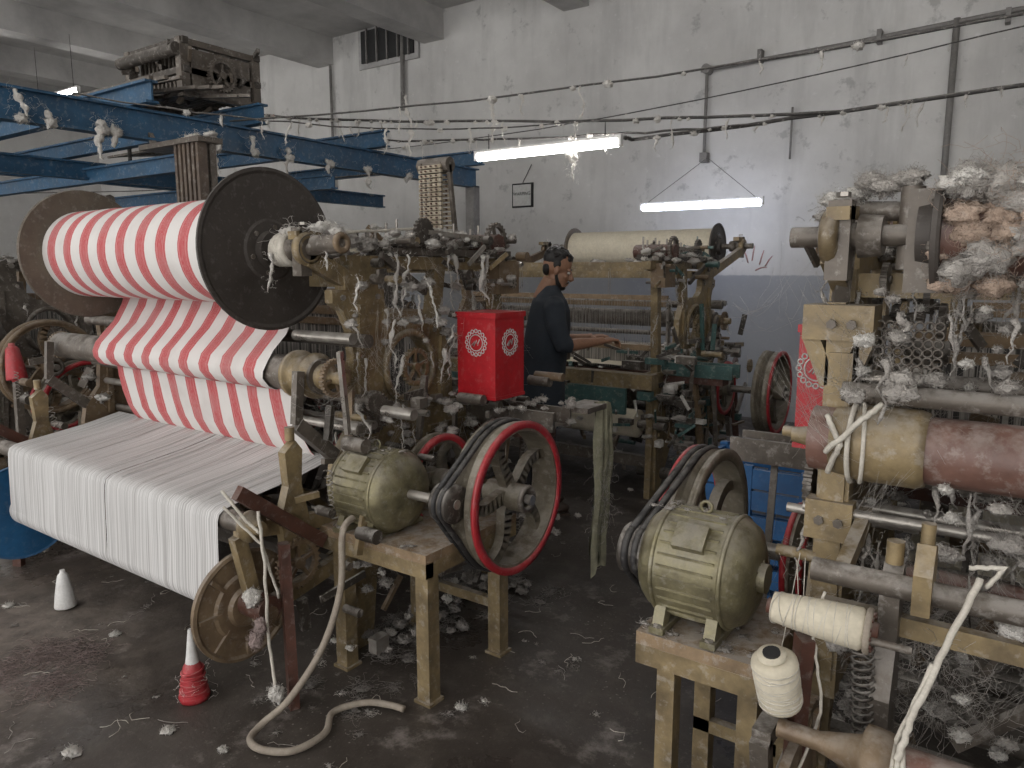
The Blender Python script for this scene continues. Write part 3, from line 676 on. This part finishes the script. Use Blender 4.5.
b.lathe((-.233,1.63,.846),(.95,.05,-.03),[(0,.046),(.004,.049),(.012,.049),(.014,.03)],'hose_mat',28)
for k in range(12):
    a=2*pi*k/12; b.cyl((-.221,1.63+.038*math.cos(a),.846+.038*math.sin(a)),(-.215,1.63+.038*math.cos(a),.846+.038*math.sin(a)),.005,'wood_dark',6)
b.obj('cone_lying',root)
b=B(); cone(b,(-.37,1.53,.68),(-.1,-.3,1),.125,.044,.047,'cream_yarn','cream_yarn','rope_mat'); b.lathe((-.384,1.490,.803),(-.1,-.3,1),[(0,.03),(.006,.03),(.006,.014)],'cream_yarn',20); b.cyl((-.384,1.490,.804),(-.3852,1.487,.814),.018,'black_paint'); b.obj('cone_upright',root)  # black disc paints the dark inside the cone's hole
b=B(); b.bar((-.37,1.53,.67),(-.355,1.64,.655),.02,.02,'iron'); b.obj('arm',root)
b=B(); cone(b,(-4.83,1.84,.96),(-.15,0,.95),.20,.055,.035,'red_rim','red_rim'); b.bar((-4.9,1.84,0),(-4.83,1.84,.96),.04,.04,'iron'); b.obj('thread_cone_post')
# ------------------------------------------------------------------ L2 extras
b=B()
b.lathe((-.33,1.90,1.19),XA,[(0,.05),(0,.085),(.02,.092),(.14,.092),(.16,.085),(.16,.07)],'gold_paint',30)
b.cyl((-.2,1.98,.86),(1.6,1.98,.86),.022,'brown_roll'); b.cyl((-.36,1.70,.93),(1.6,1.70,.93),.026,'iron'); b.bb(-.36,1.6,1.74,1.77,.80,.845,'gold_paint')
b.cyl((-.36,1.9,1.31),(1.6,1.9,1.31),.024,'iron',16)
b.cyl((-.44,1.93,1.0),(1.6,1.93,1.0),.013,'steel',16)
for x in (-.30,.2,.7): b.bar((x,1.70,.93),(x,1.98,.99),.03,.04,'gold_paint'); 
b.plate([(1.66,.89),(1.73,.89),(1.74,.98),(1.72,1.03),(1.68,1.04),(1.65,.98)],-.155,-.12,'gold_paint'); b.cyl((-.138,1.70,1.03),(-.138,1.70,1.08),.014,'gold_paint')
b.bb(-.41,-.335,1.925,1.985,.50,1.44,'gold_paint'); b.bb(-.40,-.345,1.915,1.93,.55,1.40,'gold_paint')
b.bb(-.465,-.305,1.91,2.02,1.43,1.515,'gold_paint'); b.bar((-.45,1.95,1.44),(-.40,1.95,1.32),.05,.04,'gold_paint'); b.bar((-.32,1.95,1.44),(-.36,1.95,1.32),.05,.04,'gold_paint')
b.bb(-.43,-.32,1.90,1.95,.93,1.03,'gold_paint'); b.bb(-.42,-.325,1.9,1.95,.69,.75,'gold_paint')
for z in (.72,.98,1.2,1.47): 
    for x in (-.395,-.35): b.bolt((x,1.90 if z!=1.2 else 1.915,z),(0,-1,0),'iron',.012)
b.cyl((-.50,1.93,1.19),(-.33,1.92,1.19),.014,'gold_paint'); b.lathe((-.42,1.92,1.19),XA,[(0,.02),(.01,.04),(.05,.045),(.06,.03)],'gold_paint',18)
b.cyl((-.50,1.93,.87),(-.34,1.93,.87),.015,'gold_paint'); b.cyl((-.48,1.93,.99),(-.34,1.93,.99),.012,'steel')
b.box((-.2,1.86,1.66),(.08,.07,.22),'iron'); b.cyl((-.40,1.95,1.74),(-.1,1.9,1.72),.022,'iron'); b.cyl((-.24,1.88,1.6),(-.24,1.88,1.78),.025,'iron')
b.bar((-.40,2.0,1.52),(-.38,1.95,1.70),.035,.04,'iron')
for k in range(26): b.gear((-.30+R.uniform(-.08,.15),2.0+R.uniform(-.0,.5),1.1+R.uniform(0,.5)),R.uniform(.02,.05),.015,R.choice(['iron','grease_metal']),14)
for k in range(60):
    x=R.uniform(-.30,.3); z=R.uniform(1.05,1.65); y=R.uniform(1.95,2.3); m=R.choice(['iron','grease_metal','disc_rust','steel'])
    if k%2: b.bar((x,y,z),(x+R.uniform(-.1,.15),y+R.uniform(-.1,.1),z+R.uniform(-.12,.12)),.012,.025,m)
    else: b.cyl((x,y,z),(x+R.uniform(.03,.15),y,z),R.uniform(.01,.03),m)
for i in range(7):
    for j in range(9): b.ring((-.30+.021*i,1.97,1.30+.021*j),(0,1,0),.010,.003,'iron',10,4)
b.spring((-.24,1.66,.80),(-.22,1.68,.48),.022,'grease_metal',18,.004)
for k in range(30):
    x=R.uniform(-.34,.3); z=R.uniform(.3,.8); y=R.uniform(1.8,2.2); b.bar((x,y,z),(x+R.uniform(-.1,.2),y+R.uniform(-.1,.1),z+R.uniform(-.12,.12)),.02,.03,R.choice(['iron','grease_metal','disc_rust']))
b.obj('take_up_assembly',L2)
b=B()
for c in ((-.36,1.93,1.775),(-.42,1.95,1.765),(-.30,1.9,1.785),(-.25,1.89,1.80),(-.33,1.9,1.80)): b.fluff(c,.036,R.choice(['lint_mat','lint_grey']),220,.6,.0004)
for k in range(64): b.fluff((-.17+R.uniform(0,.36),1.79+R.uniform(-.03,.07),1.665+R.uniform(-.10,.12)),R.uniform(.03,.052),R.choice(['lint_brown','lint_brown','lint_brown','lint_grey']),170,.9,.0004)
for k in range(12): b.fluff((-.12+R.uniform(-.05,.3),1.80+R.uniform(-.06,.04),1.78+R.uniform(-.02,.03)),R.uniform(.02,.032),'lint_mat',120,.7,.0004)
b.fuzz((-.0,1.80,1.70),.17,700,'lint_brown',.0004,(1,.5,.8))
for k in range(120):
    c=(R.uniform(-.33,.5),R.uniform(1.74,2.05),R.choice([1.56,1.50,1.42,1.0,.95,.88,.6,.7,.5,1.1,1.33,1.34])+R.uniform(-.03,.03)); b.fluff(c,R.uniform(.012,.034),R.choice(['lint_grey','lint_grey','lint_mat']),80,.7,.0005)
for k in range(50): b.drape((R.uniform(-.34,.3),R.uniform(1.8,2.05),R.choice([1.6,1.5,1.4,1.1,.95])),R.uniform(.05,.2),.009,'lint_grey')
for k in range(55):
    p=(R.uniform(-.34,.25),R.uniform(1.8,2.0),R.uniform(.6,1.65)); b.web(p,(p[0]+R.uniform(-.15,.15),p[1]+R.uniform(-.05,.1),p[2]+R.uniform(-.2,.2)),'lint_grey',14,.03,.03,.0003)
b.fuzz((-.15,1.8,.72),.2,350,'lint_grey',.0005,(1,.5,.9))
b.obj('heavy_lint',L2)
b=B()
def rope(pts,r=.009,m='rope_mat'):
    P=[Vector(p) for p in pts]; out=[]
    for i in range(len(P)-1):
        for k in range(8):
            q=P[i].lerp(P[i+1],k/8); out.append(q+Vector((R.gauss(0,.0012),R.gauss(0,.0012),R.gauss(0,.0012))))
    out.append(P[-1]); b.tube(out,r,m,7)
rope([(-.37,1.80,1.18),(-.30,1.79,1.26),(-.26,1.82,1.30)],.007); rope([(-.38,1.84,1.26),(-.34,1.80,1.20),(-.37,1.84,1.12)],.007)
b.ring((-.325,1.90,1.19),XA,.096,.006,'rope_mat'); b.ring((-.31,1.90,1.19),(1,.2,0),.096,.005,'rope_mat')
rope([(-.04,1.66,1.0),(-.07,1.6,.91),(-.12,1.53,.76),(-.14,1.48,.67)],.007); rope([(-.03,1.66,.98),(-.0,1.66,1.03),(-.06,1.65,1.02)],.005); rope([(-.10,1.57,.84),(-.16,1.5,.64)],.005)
for k in range(5): b.ring((-.16+k*.006,1.52,.63),(1,.1*(k-2),0),.051,.005,'rope_mat')
rope([(-.32,1.65,.9),(-.33,1.62,.8),(-.30,1.6,.65),(-.34,1.58,.5)],.0035)
b.obj('tie_ropes',L2)
# L1 extras
b=B()
rope([(-2.12,1.50,.78),(-2.10,1.50,.60),(-2.13,1.52,.3),(-2.10,1.52,.08)],.006); rope([(-2.25,1.45,.84),(-2.16,1.48,.74),(-2.12,1.50,.70)],.006); rope([(-2.20,1.42,.80),(-2.11,1.5,.66),(-2.10,1.55,.45)],.005)
for c,m in (((-2.14,1.5,.35),'lint_pink'),((-2.16,1.49,.30),'lint_pink'),((-2.18,1.5,.45),'lint_mat'),((-2.10,1.52,.1),'lint_mat')): b.fluff(c,.032,m,160,1.2,.0005)
for k in range(6): b.ring((-2.40+.012*k,1.865,1.675),(1,R.uniform(-.2,.2),R.uniform(-.2,.2)),.052,.014,'rope_mat',18)
b.clump((-2.34,1.86,1.74),.05,'lint_mat',60); b.clump((-2.15,1.87,1.75),.06,'lint_mat',70,.5); b.drape((-2.38,1.80,1.66),.16,.014,'lint_mat'); b.drape((-2.12,1.84,1.70),.12,.012,'lint_mat')
b.cyl((-2.2,1.865,1.69),(-2.06,1.865,1.695),.036,'iron',18); b.ring((-2.06,1.865,1.695),XA,.028,.012,'disc_rust'); b.fluff((-2.08,1.865,1.735),.03,'lint_mat',160)
for k in range(60): b.fluff((-2.28+R.uniform(-.14,.14),1.9+k*.021,1.69+R.uniform(0,.09)),R.uniform(.014,.032),R.choice(['lint_mat','lint_grey']),70,.7,.0006)
for k in range(80): b.fluff((-2.2+R.uniform(-.03,.12),R.uniform(1.9,3.1),R.choice([.9,.92,1.0,1.05,1.38,1.4,1.54,.76,1.3])+R.uniform(-.02,.02)),R.uniform(.012,.03),'lint_grey',60,.7,.0006)
for k in range(20): b.drape((-2.2+R.uniform(-.05,.1),1.95+R.uniform(0,1.1),R.choice([1.66,1.66,1.4,1.25])),R.uniform(.08,.28),.012,R.choice(['lint_mat','lint_grey']))
for k in range(18):
    p=(-2.2+R.uniform(-.05,.12),R.uniform(1.9,3.0),R.uniform(1.1,1.7)); b.web(p,(p[0]+R.uniform(-.05,.1),p[1]+R.uniform(-.25,.25),p[2]-R.uniform(0,.25)),'lint_grey',8,.03,.04,.0004)
rope([(-2.2,2.0,1.74),(-2.2,2.5,1.78),(-2.2,3.0,1.72)],.006)
def rag(x,y,ztop,L,w,m):
    n=22; k=16; vs=[]
    for j in range(n+1):
        t=j/n; zz=ztop-L*t; ww=w*(.45+.55*min(1,t*2.2)+.12*math.sin(t*9)); yy=y+.02*math.sin(t*5)
        for i in range(k+1):
            u=i/k-.5; f=.022*math.sin(u*18+t*3)+.012*math.sin(u*31+t*7)
            zz2=zz-(.05*math.sin(u*9)+.02*math.sin(u*23) if j==n else 0)
            vs.append((x+f,yy+u*ww,zz2+.004*math.sin(u*40)))
    b.add(vs,[(j*(k+1)+i,j*(k+1)+i+1,(j+1)*(k+1)+i+1,(j+1)*(k+1)+i) for j in range(n) for i in range(k)],m,True)
rag(-1.66,3.12,.97,.80,.12,'dirty_green_cloth')
b.bb(-1.78,-1.64,2.94,3.16,.94,.965,'iron')
b.fuzz((-1.66,3.12,.5),.16,160,'lint_grey',.0008,(.4,.4,1.6))
for k in range(60): b.fluff((R.uniform(-2.15,-1.68),R.uniform(2.6,3.1),R.choice([.98,.9,.5,.4])),R.uniform(.012,.03),'lint_grey',60,.6,.0007)
for k in range(80): b.fluff((R.uniform(-2.3,-1.95),R.uniform(1.9,3.0),R.choice([.02,.03,.05,.12,.3,.45])),R.uniform(.018,.038),R.choice(['lint_grey','lint_floor','lint_floor']),60,.6,.0008)
b.obj('rags_and_ropes',L1)
b=B(); pts=[]
ctl=[(-1.98,1.80,.70),(-1.97,1.74,.66),(-1.97,1.72,.45),(-1.99,1.64,.25),(-2.03,1.52,.10),(-2.08,1.44,.03),(-2.05,1.37,.022),(-1.97,1.36,.022),(-1.88,1.42,.022),(-1.87,1.54,.022),(-1.94,1.64,.022),(-1.88,1.74,.03),(-1.80,1.79,.022),(-1.74,1.80,.022)]
P=[Vector(p) for p in ctl]
for i in range(len(P)-1):
    p0=P[max(i-1,0)];p1=P[i];p2=P[i+1];p3=P[min(i+2,len(P)-1)]
    for k in range(8):
        t=k/8; pts.append(.5*((2*p1)+(-p0+p2)*t+(2*p0-5*p1+4*p2-p3)*t*t+(-p0+3*p1-3*p2+p3)*t*t*t))
b.tube(pts,.0125,'hose_mat',10); b.obj('motor_cable_hose')
b=B(); b.bb(-1.25,-.75,3.3,3.7,.02,.04,'blue_plastic')
for z in (.08,.2,.32,.44,.56,.66): 
    for y in (3.3,3.7): b.bb(-1.25,-.75,y-.01,y+.01,z-.045,z+.045,'blue_plastic')
    for x in (-1.25,-.75): b.bb(x-.01,x+.01,3.3,3.7,z-.045,z+.045,'blue_plastic')
for x in (-1.25,-1.0,-.75):
    for y in (3.3,3.7): b.bb(x-.02,x+.02,y-.015,y+.015,0,.72,'blue_plastic')
b.obj('plastic_crate')
# ------------------------------------------------------------------ blue gantry
b=B()
def ibeam(p0,p1,h,w,m='blue_paint'):
    p0=Vector(p0);p1=Vector(p1); up=V(0,0,1)
    for dz,ww,hh in ((h/2,w,.014),(-h/2,w,.014),(0,.012,h)):
        d=(p1-p0).normalized(); side=d.cross(up).normalized()
        a=p0+up*dz; c=p1+up*dz; vs=[]
        for q in (a,c):
            for s1,s2 in ((-1,-1),(1,-1),(1,1),(-1,1)): vs.append(q+side*s1*ww/2+up*s2*hh/2)
        b.add(vs,[(3,2,1,0),(4,5,6,7),(0,1,5,4),(1,2,6,5),(2,3,7,6),(3,0,4,7)],m)
ibeam((-4.7,-1.5,2.5),(-4.7,6.05,2.5),.17,.10); ibeam((-7.4,-1.5,2.5),(-7.4,6.05,2.5),.17,.10); ibeam((-6.0,-1.5,2.34),(-6.0,6.05,2.34),.12,.08)
for y in (1.2,2.6,3.4,4.6,5.9): ibeam((-9.0,y,2.67),(-4.5,y,2.67),.12,.08)
for y in (2.9,4.2): ibeam((-9.0,y,2.3),(-4.7,y,2.3),.10,.07)
for x,y in ((-4.7,6.0),(-7.4,6.0),(-7.4,-1.2),(-4.7,-1.2)): b.bb(x-.05,x+.05,y-.05,y+.05,0,2.42,'pipe_grey')
b.obj('steel_gantry')
def jacquard(name,dx,dy,dz=0.):
    b=B(lambda x,y,z:(x+dx,y+dy,z+dz))
    for x in (-5.35,-4.72):
        for y in (2.95,3.5): b.bb(x-.03,x+.03,y-.03,y+.03,2.73,3.1,'iron')
    for z in (2.76,2.9,3.08):
        for y in (2.95,3.5): b.bb(-5.4,-4.67,y-.02,y+.02,z-.02,z+.02,'grease_metal')
        for x in (-5.35,-4.72): b.bb(x-.02,x+.02,2.95,3.5,z-.02,z+.02,'iron')
    for k in range(13): b.bb(-5.32+k*.05,-5.30+k*.05,3.0,3.45,2.78,3.04,'iron')
    b.gear((-4.66,3.2,2.9),.11,.03,'iron',26,spokes=5); b.cyl((-5.4,2.9,3.02),(-4.7,2.9,3.02),.04,'grease_metal')
    for k in range(70):
        x=R.uniform(-5.35,-4.65);y=R.uniform(2.9,3.5);z=R.uniform(2.76,3.1); b.bar((x,y,z),(x+R.uniform(-.12,.12),y+R.uniform(-.08,.08),z+R.uniform(-.08,.08)),.02,.03,R.choice(['grease_metal','grease_metal','disc_brown']))
    for k in range(8): b.bar((-5.7+k*.03,2.6,2.75),(-4.5,2.6+.1*k,2.75+.02*(k%3)),.03,.02,'iron')
    for k in range(8): b.clump((-5.35+R.uniform(0,.6),2.95+R.uniform(0,.5),3.11),.03,'lint_mat',14)
    b.obj(name)
jacquard('jacquard_head',0,0); jacquard('jacquard_head.001',-2.3,1.5)
b=B()
for k in range(6):
    x=-4.33+.045*k; b.bb(x-.012,x+.012,2.62,2.68,1.98,2.34,'slat_wood'); b.bb(x-.012,x+.012,2.70,2.74,2.0,2.36,'iron')
b.bb(-4.7,-4.05,2.60,2.76,2.34,2.37,'iron'); b.bb(-4.40,-4.05,2.60,2.76,1.96,1.99,'iron'); b.bar((-4.65,2.68,2.37),(-4.7,2.68,2.45),.03,.03,'iron'); b.bar((-4.26,2.68,1.97),(-4.26,2.6,1.66),.03,.03,'iron')
for k in range(8): b.clump((-4.2+R.uniform(-.2,.2),2.66,2.38),.04,'lint_mat',20)
b.obj('pattern_slats')
# ------------------------------------------------------------------ tube lamps
def lamp(name,x0,x1,y,z,gm,top=None,mount=None,r=.022):
    b=B(); b.bb(x0-.02,x1+.02,y-.022,y+.022,z+.030,z+.050,'white_plastic')
    for x in (x0-.015,x1+.015): b.bb(x-.015,x+.015,y-.02,y+.02,z-.025,z+.05,'white_plastic')
    b.cyl((x0,y,z),(x1,y,z),r,gm,16)
    if mount: 
        for x in (x0+.05,x1-.05): b.tube([(x,y,z+.05),mount],.003,'cable_mat',4)
    elif top: 
        for x in (x0+.1,x1-.1): b.tube([(x,y,z+.05),(x,y,top)],.004,'cable_mat',4)
    return b.obj(name)
lamp('tube_lamp',-3.62,-2.42,4.70,2.455,'tube_glow_near',top=2.62,r=.030)
lamp('tube_lamp.001',-3.40,-2.20,7.20,2.23,'tube_glow_cool',mount=(-3.0,7.9,2.78),r=.038)
for i,(x,y) in enumerate(((-3.4,.2),(-1.0,-.6),(-5.8,1.0),(.8,.8),(-8.5,3.0),(-11,5),(.9,5.2))):  # extra ceiling tubes, added to brighten the room
    lamp('tube_lamp.%03d'%(i+2),x-.6,x+.6,y,3.9,'tube_glow',top=4.6 if i!=4 else 4.98)
# ------------------------------------------------------------------ overhead wires with lint
b=B()
def wire(p,q,sag,r,m='cable_mat',n=24):
    p=Vector(p);q=Vector(q); pts=[p.lerp(q,i/n)-V(0,0,sag*4*(i/n)*(1-i/n))+V(0,0,.012*noise.noise(Vector((i*.9,p.x,p.y)))) for i in range(n+1)]
    b.tube(pts,r,m,6); return pts
w1=wire((-7.4,4.0,3.18),(-1.05,4.9,2.53),.10,.010); w1b=wire((-4.6,4.6,2.66),(-1.5,4.9,2.51),.03,.008)
w2=wire((-2.4,4.9,2.50),(3.98,4.9,2.80),.05,.012); w3=wire((-8.0,7.9,3.3),(3.98,7.0,4.0),.3,.006)
w4=wire((-4.6,3.2,2.60),(3.98,5.0,3.3),.25,.006); w5=wire((-2.5,7.98,4.4),(3.98,6.0,3.9),.35,.006)
w6=wire((-4.7,2.2,2.62),(-2.6,4.7,2.62),.12,.005); w7=wire((-2.44,4.7,2.5),(-2.4,4.9,2.5),.0,.012)
w8=wire((-4.7,5.8,2.6),(-15.98,5.8,3.0),.1,.008); w10=wire((-4.7,.5,2.62),(3.98,3.4,3.35),.2,.005)
w9=wire((-5.3,7.97,2.9),(-5.45,7.97,2.66),.0,.006)
b.tube([w1[0],(-7.4,4,2.6)],.02,'cable_mat',5)
b.obj('overhead_cables')
b=B()
for W,n,sz in ((w1,60,.026),(w1b,20,.022),(w2,44,.024),(w4,24,.022),(w5,10,.03),(w6,14,.022),(w3,10,.03)):
    for k in range(n):
        i=R.randrange(0,len(W)-2); p=W[i].lerp(W[i+1],R.random())
        if R.random()<.6: b.fluff(p-V(0,0,.008),R.uniform(.012,.03),'lint_mat',30,.8,.0008)
        else: b.drape(p,R.uniform(.05,.2),.011,'lint_mat')
for y,L in ((1.9,.16),(2.05,.12),(2.35,.24),(2.42,.16),(2.9,.1),(3.1,.30),(3.4,.14),(3.7,.32),(4.1,.12),(4.5,.2),(5.0,.1)):
    b.drape((-4.64,y,2.44+R.uniform(-.02,.14)),L,.034,'lint_mat'); b.fluff((-4.64,y+.02,2.42),.035,'lint_mat',80,.9,.0009)
for p,L in (((-2.75,4.7,2.42),.22),((-2.82,4.7,2.42),.14),((-3.9,4.2,2.86),.45),((-3.2,4.3,2.75),.3)): b.drape(p,L,.026,'lint_mat')
b.obj('hanging_lint')
# ------------------------------------------------------------------ floor lint
b=B()
for k in range(85):
    t=R.random()
    if t<.45: x,y=R.uniform(-2.6,-1.4),R.uniform(1.3,2.6)
    elif t<.65: x,y=R.uniform(-4.2,-2.3),R.uniform(.9,2.0)
    else: x,y=R.uniform(-5,0),R.uniform(.6,4.5)
    b.clump((x,y,.003),R.uniform(.008,.026),R.choice(['lint_mat','lint_grey','lint_floor','lint_floor']),24,.12,zmin=.002,core=.5)
for k in range(150):
    x,y=R.uniform(-4,-.5),R.uniform(.8,3.6); a=R.uniform(0,6.28); pts=[]
    for i in range(7): pts.append((x,y,.003+.002*(i%2))); x+=math.cos(a)*.02; y+=math.sin(a)*.02; a+=R.gauss(0,.7)
    b.tube(pts,.0011,R.choice(['rope_mat','lint_grey']),4)
for (x,y,r) in ((-3.9,1.35,.028),(-3.2,1.5,.024),(-2.35,1.25,.026),(-2.1,1.3,.018),(-1.6,1.95,.025),(-2.5,1.0,.03),(-3.55,1.1,.02)):
    b.fluff((x,y,r*.25),r,'lint_mat',120,.32,.0006)
for k in range(30):
    x,y=R.uniform(-2.3,-1.8),R.uniform(1.7,3.0); b.clump((x,y,.006),R.uniform(.03,.06),'lint_floor',60,.15,zmin=.002,core=.5)
for (x,y) in ((-3.3,1.25),(-3.15,1.32),(-3.0,1.15),(-3.25,1.05)):
    b.fuzz((x,y,.005),.14,200,'lint_pink',.0008,(1,1,.03),zmin=.002)
b.obj('floor_lint')
b=B()
for k in range(9): b.lump((-6.2+R.uniform(-.7,.5),3.9+R.uniform(-.2,.2),.5+.32*(k%3)),(.42,.30,.24),'plastic_film',amp=.35,seg=24,rings=14)
for k in range(5): b.lump((-6.3+R.uniform(-.5,.4),3.95+R.uniform(-.1,.1),.3+.3*(k%3)),(.36,.26,.22),'lint_grey',amp=.3,seg=20,rings=12)
b.obj('plastic_covered_bale')
# ------------------------------------------------------------------ person
def person():
    root=empty('loom_operator')
    PX,PY=-2.60,4.02; yaw=math.radians(42)
    Mb=Matrix.Translation((PX,PY,0))@Matrix.Rotation(yaw,4,'Z')
    T=lambda x,y,z:tuple(Mb@Vector((x+max(0,z-.92)*.13,y,z)))
    b=B(T)
    rings=[(.0,.66,.165,.215),(.0,.74,.165,.213),(.0,.88,.160,.2),(.005,1.0,.150,.187),(.01,1.12,.145,.185),(.01,1.24,.142,.195),(.005,1.34,.128,.198),(-.005,1.40,.110,.18),(-.01,1.44,.085,.13),(-.01,1.475,.062,.075),(-.005,1.50,.056,.062)]
    seg=32; vs=[]
    for cx,z,rx,ry in rings:
        for i in range(seg):
            a=2*pi*i/seg; k=1+.05*math.sin(a*7+z*9)*max(0,(1.1-z))*2
            vs.append((cx+rx*k*math.cos(a),ry*k*math.sin(a),z))
    n=len(rings)
    fs=[(j*seg+i,j*seg+(i+1)%seg,(j+1)*seg+(i+1)%seg,(j+1)*seg+i) for j in range(n-1) for i in range(seg)]+[tuple(range(seg))[::-1],tuple((n-1)*seg+i for i in range(seg))]
    b.add(vs,fs,'shirt_cloth',True)
    EL={1:(.08,.235,1.12),-1:(.08,-.24,1.13)}; WR={1:(.32,.13,1.15),-1:(.33,-.15,1.15)}
    for s in (1,-1):
        b.tube([(0,.13*s,1.38),(0,.185*s,1.36),(.02,.225*s,1.26),EL[s],Vector(EL[s]).lerp(Vector(WR[s]),.18)],[.065,.068,.062,.053,.054],'shirt_cloth',16)
    b.obj('shirt',root,rem=.011,smooth_it=4)
    b=B(T)
    b.ell((0,0,.86),(.12,.16,.13),'trouser_cloth')
    for s in (1,-1): b.tube([(0,.085*s,.88),(.01,.095*s,.68),(.02,.10*s,.48),(.0,.10*s,.3),(-.02,.10*s,.08)],[.095,.085,.068,.06,.062],'trouser_cloth',18)
    b.obj('trousers',root,rem=.012,smooth_it=3)
    b=B(T)
    for s in (1,-1): b.ell((.05,.10*s,.045),(.135,.048,.045),'leather'); b.ell((-.03,.10*s,.07),(.05,.042,.05),'leather'); b.bb(-.09,.18,.10*s-.045,.10*s+.045,0,.02,'leather')
    b.obj('shoes',root)
    b=B(T)
    for s in (1,-1):
        e=Vector(EL[s]); w=Vector(WR[s]); d=(w-e).normalized()
        b.tube([e.lerp(w,.1),e.lerp(w,.35),e.lerp(w,.7),w,w+d*.02],[.040,.040,.031,.026,.027],'skin',14)
        side=Vector((d.y,-d.x,0)).normalized()*s
        up=side.cross(d); 
        if up.z<0: up=-up
        pc=w+d*.055
        Mq=Matrix((d,side,up)).transposed()
        b.ell(pc,(.055,.042,.018),'skin',Mq)
        for k,(o,L) in enumerate(((.030,.070),(.011,.080),(-.010,.075),(-.029,.058))):
            p=w+d*.09+side*o; q=p+d*L*.42-up*.006; r_=q+d*L*.28-up*.022; t_=r_+d*L*.1-up*.028
            b.tube([p-d*.02,p,q,r_,t_],[.0095,.0095,.009,.0082,.006],'skin',8)
        p=w+d*.03+side*.035; b.tube([p,p+side*.022+d*.02-up*.008,p+side*.03+d*.045-up*.02,p+side*.026+d*.062-up*.03],[.013,.0115,.010,.007],'skin',8)
    b.obj('hands',root,rem=.0042,smooth_it=2)
    Mh=Matrix.Translation((PX,PY,0))@Matrix.Rotation(yaw,4,'Z')@Matrix.Translation((.105,0,1.60))@Matrix.Rotation(math.radians(-8),4,'Z')@Matrix.Rotation(math.radians(20),4,'Y')
    TH=lambda x,y,z:tuple(Mh@Vector((x,y,z)))
    b=B(TH)
    b.ell((-.01,0,.035),(.093,.074,.092),'skin',seg=24,rings=16); b.ell((.025,0,-.045),(.066,.058,.078),'skin',seg=20,rings=14)
    b.ell((.068,0,-.098),(.024,.026,.02),'skin'); b.ell((.05,0,-.07),(.045,.05,.045),'skin')
    b.tube([(.082,0,.018),(.097,0,-.004),(.114,0,-.030),(.100,0,-.042)],[.010,.011,.014,.012],'skin',10)
    for s in (1,-1):
        b.ell((.100,.012*s,-.037),(.010,.009,.007),'skin'); b.ell((.074,.03*s,.018),(.018,.024,.008),'skin'); b.ell((.060,.042*s,-.025),(.022,.018,.018),'skin')
        b.ell((-.002,.076*s,-.008),(.018,.011,.031),'skin')
    b.ell((.091,0,-.062),(.012,.024,.006),'skin'); b.ell((.088,0,-.073),(.012,.021,.007),'skin')
    b.tube([(-.03,0,-.22),(-.025,0,-.15),(-.01,0,-.07)],[.058,.055,.055],'skin',16)
    b.obj('head',root,rem=.0042,smooth_it=2)
    b=B(TH)
    for s in (1,-1): b.ell((.078,.031*s,.002),(.010,.012,.008),'eye_white'); b.ell((.086,.032*s,.001),(.004,.0055,.0055),'eye_dark'); b.tube([(.090,.014*s,.024),(.090,.032*s,.029),(.078,.05*s,.024)],[.003,.004,.002],'hair',6)
    b.obj('eyes',root)
    b=B(TH)
    b.ell((-.026,0,.058),(.086,.075,.074),'hair',seg=24,rings=16); b.ell((-.058,0,.0),(.036,.058,.060),'hair')
    for s in (1,-1): b.ell((-.012,.066*s,.030),(.028,.012,.030),'hair')
    for k in range(150):
        a=R.uniform(0,2*pi); q=math.sqrt(R.uniform(0,1)); p=Vector((-.02+.086*q*math.cos(a),.070*q*math.sin(a),.070+.064*math.sqrt(max(0,1-q*q)))); rr=R.uniform(.007,.014); b.ell(p,(rr,rr,rr),'hair',seg=8,rings=6)
    for k in range(26):
        y=R.uniform(-.055,.055); b.ell((.066-abs(y)*.35,y,.090+R.uniform(-.014,.018)),(.013,.012,.011),'hair',seg=8,rings=6)
    b.obj('hair',root,rem=.0045,smooth_it=1)
    b=B(TH)
    b.ell((.060,0,-.098),(.034,.040,.022),'hair')
    for s in (1,-1): b.tube([(-.004,.068*s,.0),(.006,.064*s,-.04),(.03,.053*s,-.078),(.055,.034*s,-.098)],[.007,.010,.014,.014],'hair',8); b.tube([(.101,.003*s,-.052),(.095,.020*s,-.057),(.082,.032*s,-.072)],[.0045,.005,.004],'hair',8)
    b.obj('beard',root,rem=.0045,smooth_it=1)
    return root
person()
# ------------------------------------------------------------------ camera / light
cam=bpy.data.cameras.new('camera'); cam.lens=26.02; cam.sensor_width=36; cam.clip_start=.05
co=bpy.data.objects.new('camera',cam); S.collection.objects.link(co); S.camera=co
co.location=(0,0,1.6); co.rotation_euler=(math.radians(90-8.8),0,math.radians(35.1))
w=bpy.data.worlds.new('w'); S.world=w; w.use_nodes=True
w.node_tree.nodes['Background'].inputs[0].default_value=(1,.985,.97,1); w.node_tree.nodes['Background'].inputs[1].default_value=1.6
S.view_settings.view_transform='Standard'; S.view_settings.exposure=0.55
